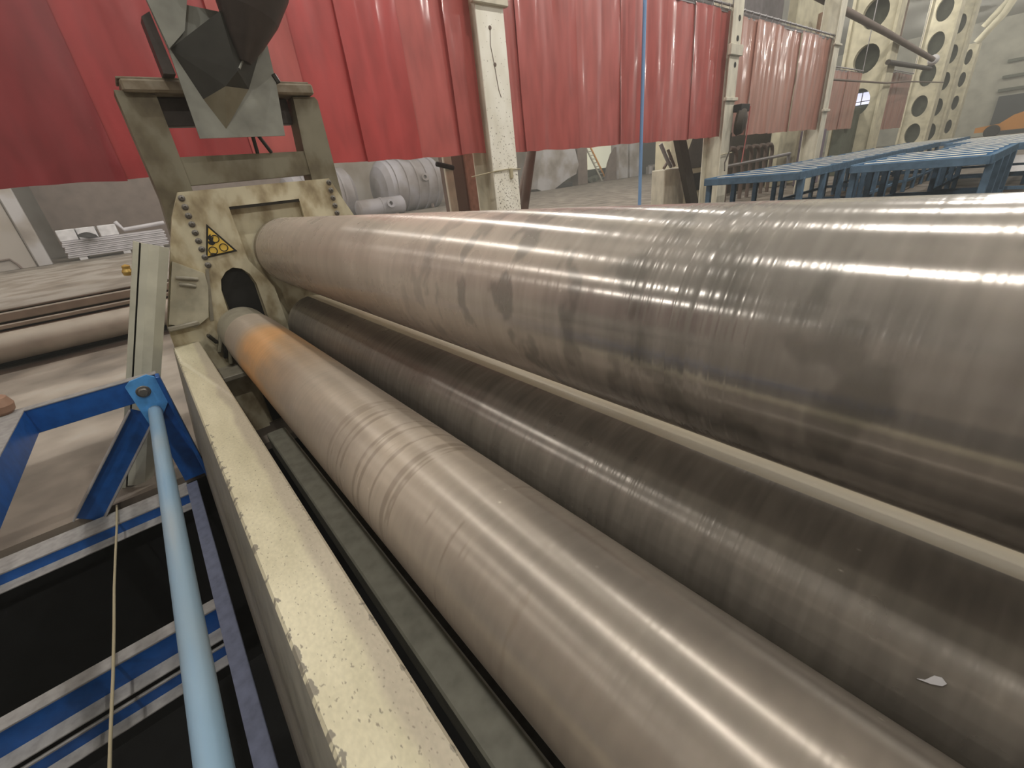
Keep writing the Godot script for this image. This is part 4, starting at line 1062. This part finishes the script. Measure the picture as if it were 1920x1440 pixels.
func right_end() -> void:
	pierced_column("pierced cream column with wide oval holes and a daylit arched hole, behind the third white column", 25.0, -7.25, -5.77, [1.25, 2.75, 4.2, 5.7], 0.85, 1.0)
	pierced_column("pierced cream column with a chain of oval holes, left of the yellow truck", 40.0, -7.75, -6.45, [-0.25, 1.25, 2.85, 4.4, 6.0], 0.75, 1.15)
	pierced_column("second pierced cream column, right behind the one with the chain of oval holes", 45.5, -7.65, -6.55, [-0.3, 1.2, 2.7, 4.2, 5.8], 0.55, 1.05)
	pierced_column("narrow pierced cream column, rightmost before the grey end wall", 52.0, -7.5, -6.75, [-0.1, 1.5, 3.0, 4.4], 0.4, 0.95, 5.2)
	lone("roof_brace", Shape.new().tube([Vector3(52.0, 5.2, -6.9), Vector3(52.0, 6.6, -5.9), Vector3(52.0, 8.5, -5.2)], 0.22, 8), M.foundry, "pale brace slanting up from the narrow pierced column", "brace", Vector3(52, 5.2, -6.9))
	lone("roof_brace", Shape.new().tube([Vector3(53.0, 6.2, -6.9), Vector3(53.0, 7.6, -5.9), Vector3(53.0, 8.6, -5.3)], 0.20, 8), M.foundry, "upper pale brace above the slanting one of the narrow pierced column", "brace", Vector3(53, 6.2, -6.9))
	# daylight seen through the arched hole
	var sky := StandardMaterial3D.new()
	sky.albedo_color = Color.WHITE
	sky.emission_enabled = true
	sky.emission = rgb(222, 226, 255)
	sky.emission_energy_multiplier = 1.1
	var w := struct("window_2", Shape.new().box(Vector3(25.72, 1.18, -6.95), Vector3(25.78, 1.62, -6.15), 0.0), sky)
	part_free(w, "glazing_bar", Shape.new().box(Vector3(25.70, 1.18, -6.57), Vector3(25.74, 1.62, -6.54), 0.0), M.steel)
	part_free(w, "glazing_bar", Shape.new().box(Vector3(25.70, 1.28, -6.95), Vector3(25.74, 1.31, -6.15), 0.0), M.steel)
	# flat pale pier and dark panel behind the third column
	var fp := thing("flat_pier", "flat cream pier rising above the dusty curtain", "pier", Vector3(19.9, -1.4, -7.1))
	part(fp, "shaft", Shape.new().box(Vector3(18.75, -1.4, -7.3), Vector3(21.0, 8.59, -7.0), 0.03), M.foundry)
	part(fp, "pipe_bracket", Shape.new().box(Vector3(19.8, 2.8, -7.0), Vector3(20.05, 2.95, -6.6), 0.01), M.rust)
	part(fp, "pier_pipe", Shape.new().tube([Vector3(19.9, 2.2, -6.6), Vector3(19.95, 3.75, -6.6)], 0.2, 10), mat(rgb(166, 136, 120), 0.7), "stout pinkish pipe before the pier")
	lone("wall_board", Shape.new().box(Vector3(13.2, 2.6, -7.6), Vector3(18.6, 8.6, -7.4), 0.0), mat(rgb(118, 112, 114), 0.8, M.mottle, Vector3(0.5, 0.5, 0.5)), "dark grey board above the dusty curtain, left of the flat cream pier", "board", Vector3(15.9, 2.6, -7.5))
	lone("green_cabinet", Shape.new().box(Vector3(23.3, -1.4, -6.7), Vector3(24.9, 1.05, -6.3), 0.02), M.greendark, "tall dark green cabinet below the daylit arched hole", "cabinet", Vector3(24.1, -1.4, -6.5))
	lone("dark_cabinet", Shape.new().box(Vector3(18.9, -1.4, -6.4), Vector3(20.2, 0.35, -6.0), 0.02), mat(rgb(112, 100, 112), 0.8), "purplish dark cabinet right of the third white column", "cabinet", Vector3(20.3, -1.4, -6.2))
	# crane conduit and wires
	var cd := thing("conduit", "long dark conduit slanting down to the right above the curtains, with a round white end", "pipe", Vector3(25, 3.1, -5.55))
	part(cd, "tube", Shape.new().tube([Vector3(15.4, 3.45, -5.55), Vector3(23.0, 3.2, -5.55), Vector3(31.5, 2.85, -5.55)], 0.10, 8), M.rust)
	part(cd, "insulator", Shape.new().lathe(Vector3(31.7, 2.84, -5.55), Vector3.RIGHT, Vector3.UP, [Vector2(-0.2, 0), Vector2(-0.2, 0.14), Vector2(0, 0.22), Vector2(0.2, 0.14), Vector2(0.2, 0)], 12), M.whitebox, "round white insulator")
	for x in [16.3, 25.0]:
		part(cd, "hanger", Shape.new().tube([Vector3(x, 8.59, -5.55), Vector3(x, 3.5 - (x - 15.4) * 0.038, -5.55)], 0.03, 6), M.rust)
	lone("crossarm", Shape.new().tube([Vector3(24.2, 2.40, -5.58), Vector3(31.6, 2.50, -5.58)], 0.09, 8), M.darkbrown, "dark crossarm meeting the right end of the long conduit", "pipe", Vector3(31, 2.8, -6.1))
	lone("wire", Shape.new().tube([Vector3(16.5, 1.55, -5.2), Vector3(24.8, 1.75, -5.6), Vector3(28.0, 1.9, -5.62), Vector3(39.6, 2.3, -6.2)], 0.03, 6), M.rust, "thin brown wire slung across the pierced columns", "wire", Vector3(30, 1.9, -5.7))
	# end wall: beams and a dark gateway
	for q in [[4.9, "upper"], [3.6, "second"], [2.5, "lower"]]:
		lone("wall_beam", Shape.new().box(Vector3(69.6, q[0] - 0.13, -6.6), Vector3(69.99, q[0] + 0.13, 4.0), 0.02), M.greendark, "%s dark beam across the grey end wall above the gateway" % q[1], "beam", Vector3(69.8, q[0], -1.3))
	lone("gateway", Shape.new().box(Vector3(69.7, -1.4, -6.4), Vector3(69.99, 2.0, 1.0), 0.0), M.gateDark, "dark gateway in the grey end wall behind the yellow truck", "gate", Vector3(69.9, -1.4, -2.7))
	var t := thing("truck", "yellow truck with dark wheels standing before the dark gateway", "truck", Vector3(60, -1.4, -4.0))
	part(t, "body", Shape.new().prism(xy([-6.3, -0.9, -1.5, -0.9, -1.5, 0.4, -3.6, 0.4, -4.2, 0.2, -4.9, -0.35, -6.3, -0.5]), Vector3(59.5, 0, 0), Vector3(0, 0, 1), Vector3.UP, Vector3(2.2, 0, 0)), M.orange)
	for z in [-5.2, -2.6]:
		part(t, "wheel", Shape.new().lathe(Vector3(59.2, -0.9, z), Vector3.RIGHT, Vector3.UP, [Vector2(0, 0), Vector2(0, 0.42), Vector2(0.06, 0.5), Vector2(0.4, 0.5), Vector2(0.4, 0)], 24), M.dark)
	part(t, "cab_window", Shape.new().box(Vector3(59.47, -0.1, -3.5), Vector3(59.5, 0.3, -2.0), 0.0), M.gateDark)


# ---------------------------------------------------------------- flecks and odds and ends
func small_things() -> void:
	# paint flake on the lower middle roll
	var c := Vector2(0.75, -0.745)
	var fl := Shape.new()
	fl.prism(xy([-0.016, 0.004, -0.008, 0.002, 0.004, 0.006, 0.011, 0.003, 0.012, -0.004, 0.006, -0.006, -0.004, -0.003]), Vector3.ZERO, Vector3.RIGHT, Vector3.UP, Vector3(0, 0, 0.0016))
	var a := deg_to_rad(FLAKE_ANG)
	var nrm := Vector3(cos(a), sin(a), 0)
	var ux := Vector3(0, 0, 1) * 0.55 + Vector3(-sin(a), cos(a), 0) * -0.55
	ux = ux.normalized()
	var o := MeshInstance3D.new()
	o.mesh = fl.mesh(Vector3.ZERO)
	o.material_override = M.whitebox
	o.name = "paint_flake"
	o.transform = Transform3D(Basis(ux, nrm.cross(ux), nrm), Vector3(c.x + nrm.x * 0.1856, c.y + nrm.y * 0.1856 + EYE, FLAKE_Z))
	add_child(o)
	tag(o, "small white paint flake lying on the dark lower middle roll", "flake")
	# rounded brown thing behind the corner of the blue frame, at the picture edge
	lone("brown_lump", Shape.new().lathe(Vector3(-0.742, -0.738, -2.915), Vector3(0.1, 1, 0.1), Vector3.RIGHT, [Vector2(0, 0), Vector2(0.0, 0.03), Vector2(0.02, 0.046), Vector2(0.05, 0.05), Vector2(0.085, 0.036), Vector2(0.10, 0.015), Vector2(0.102, 0)], 24), mat(rgb(150, 118, 98), 0.5), "rounded brown object resting on the blue frame corner at the left picture edge", "stone", Vector3(-0.742, -0.738, -2.915))


const FLAKE_ANG := 150.4
const FLAKE_Z := 0.066
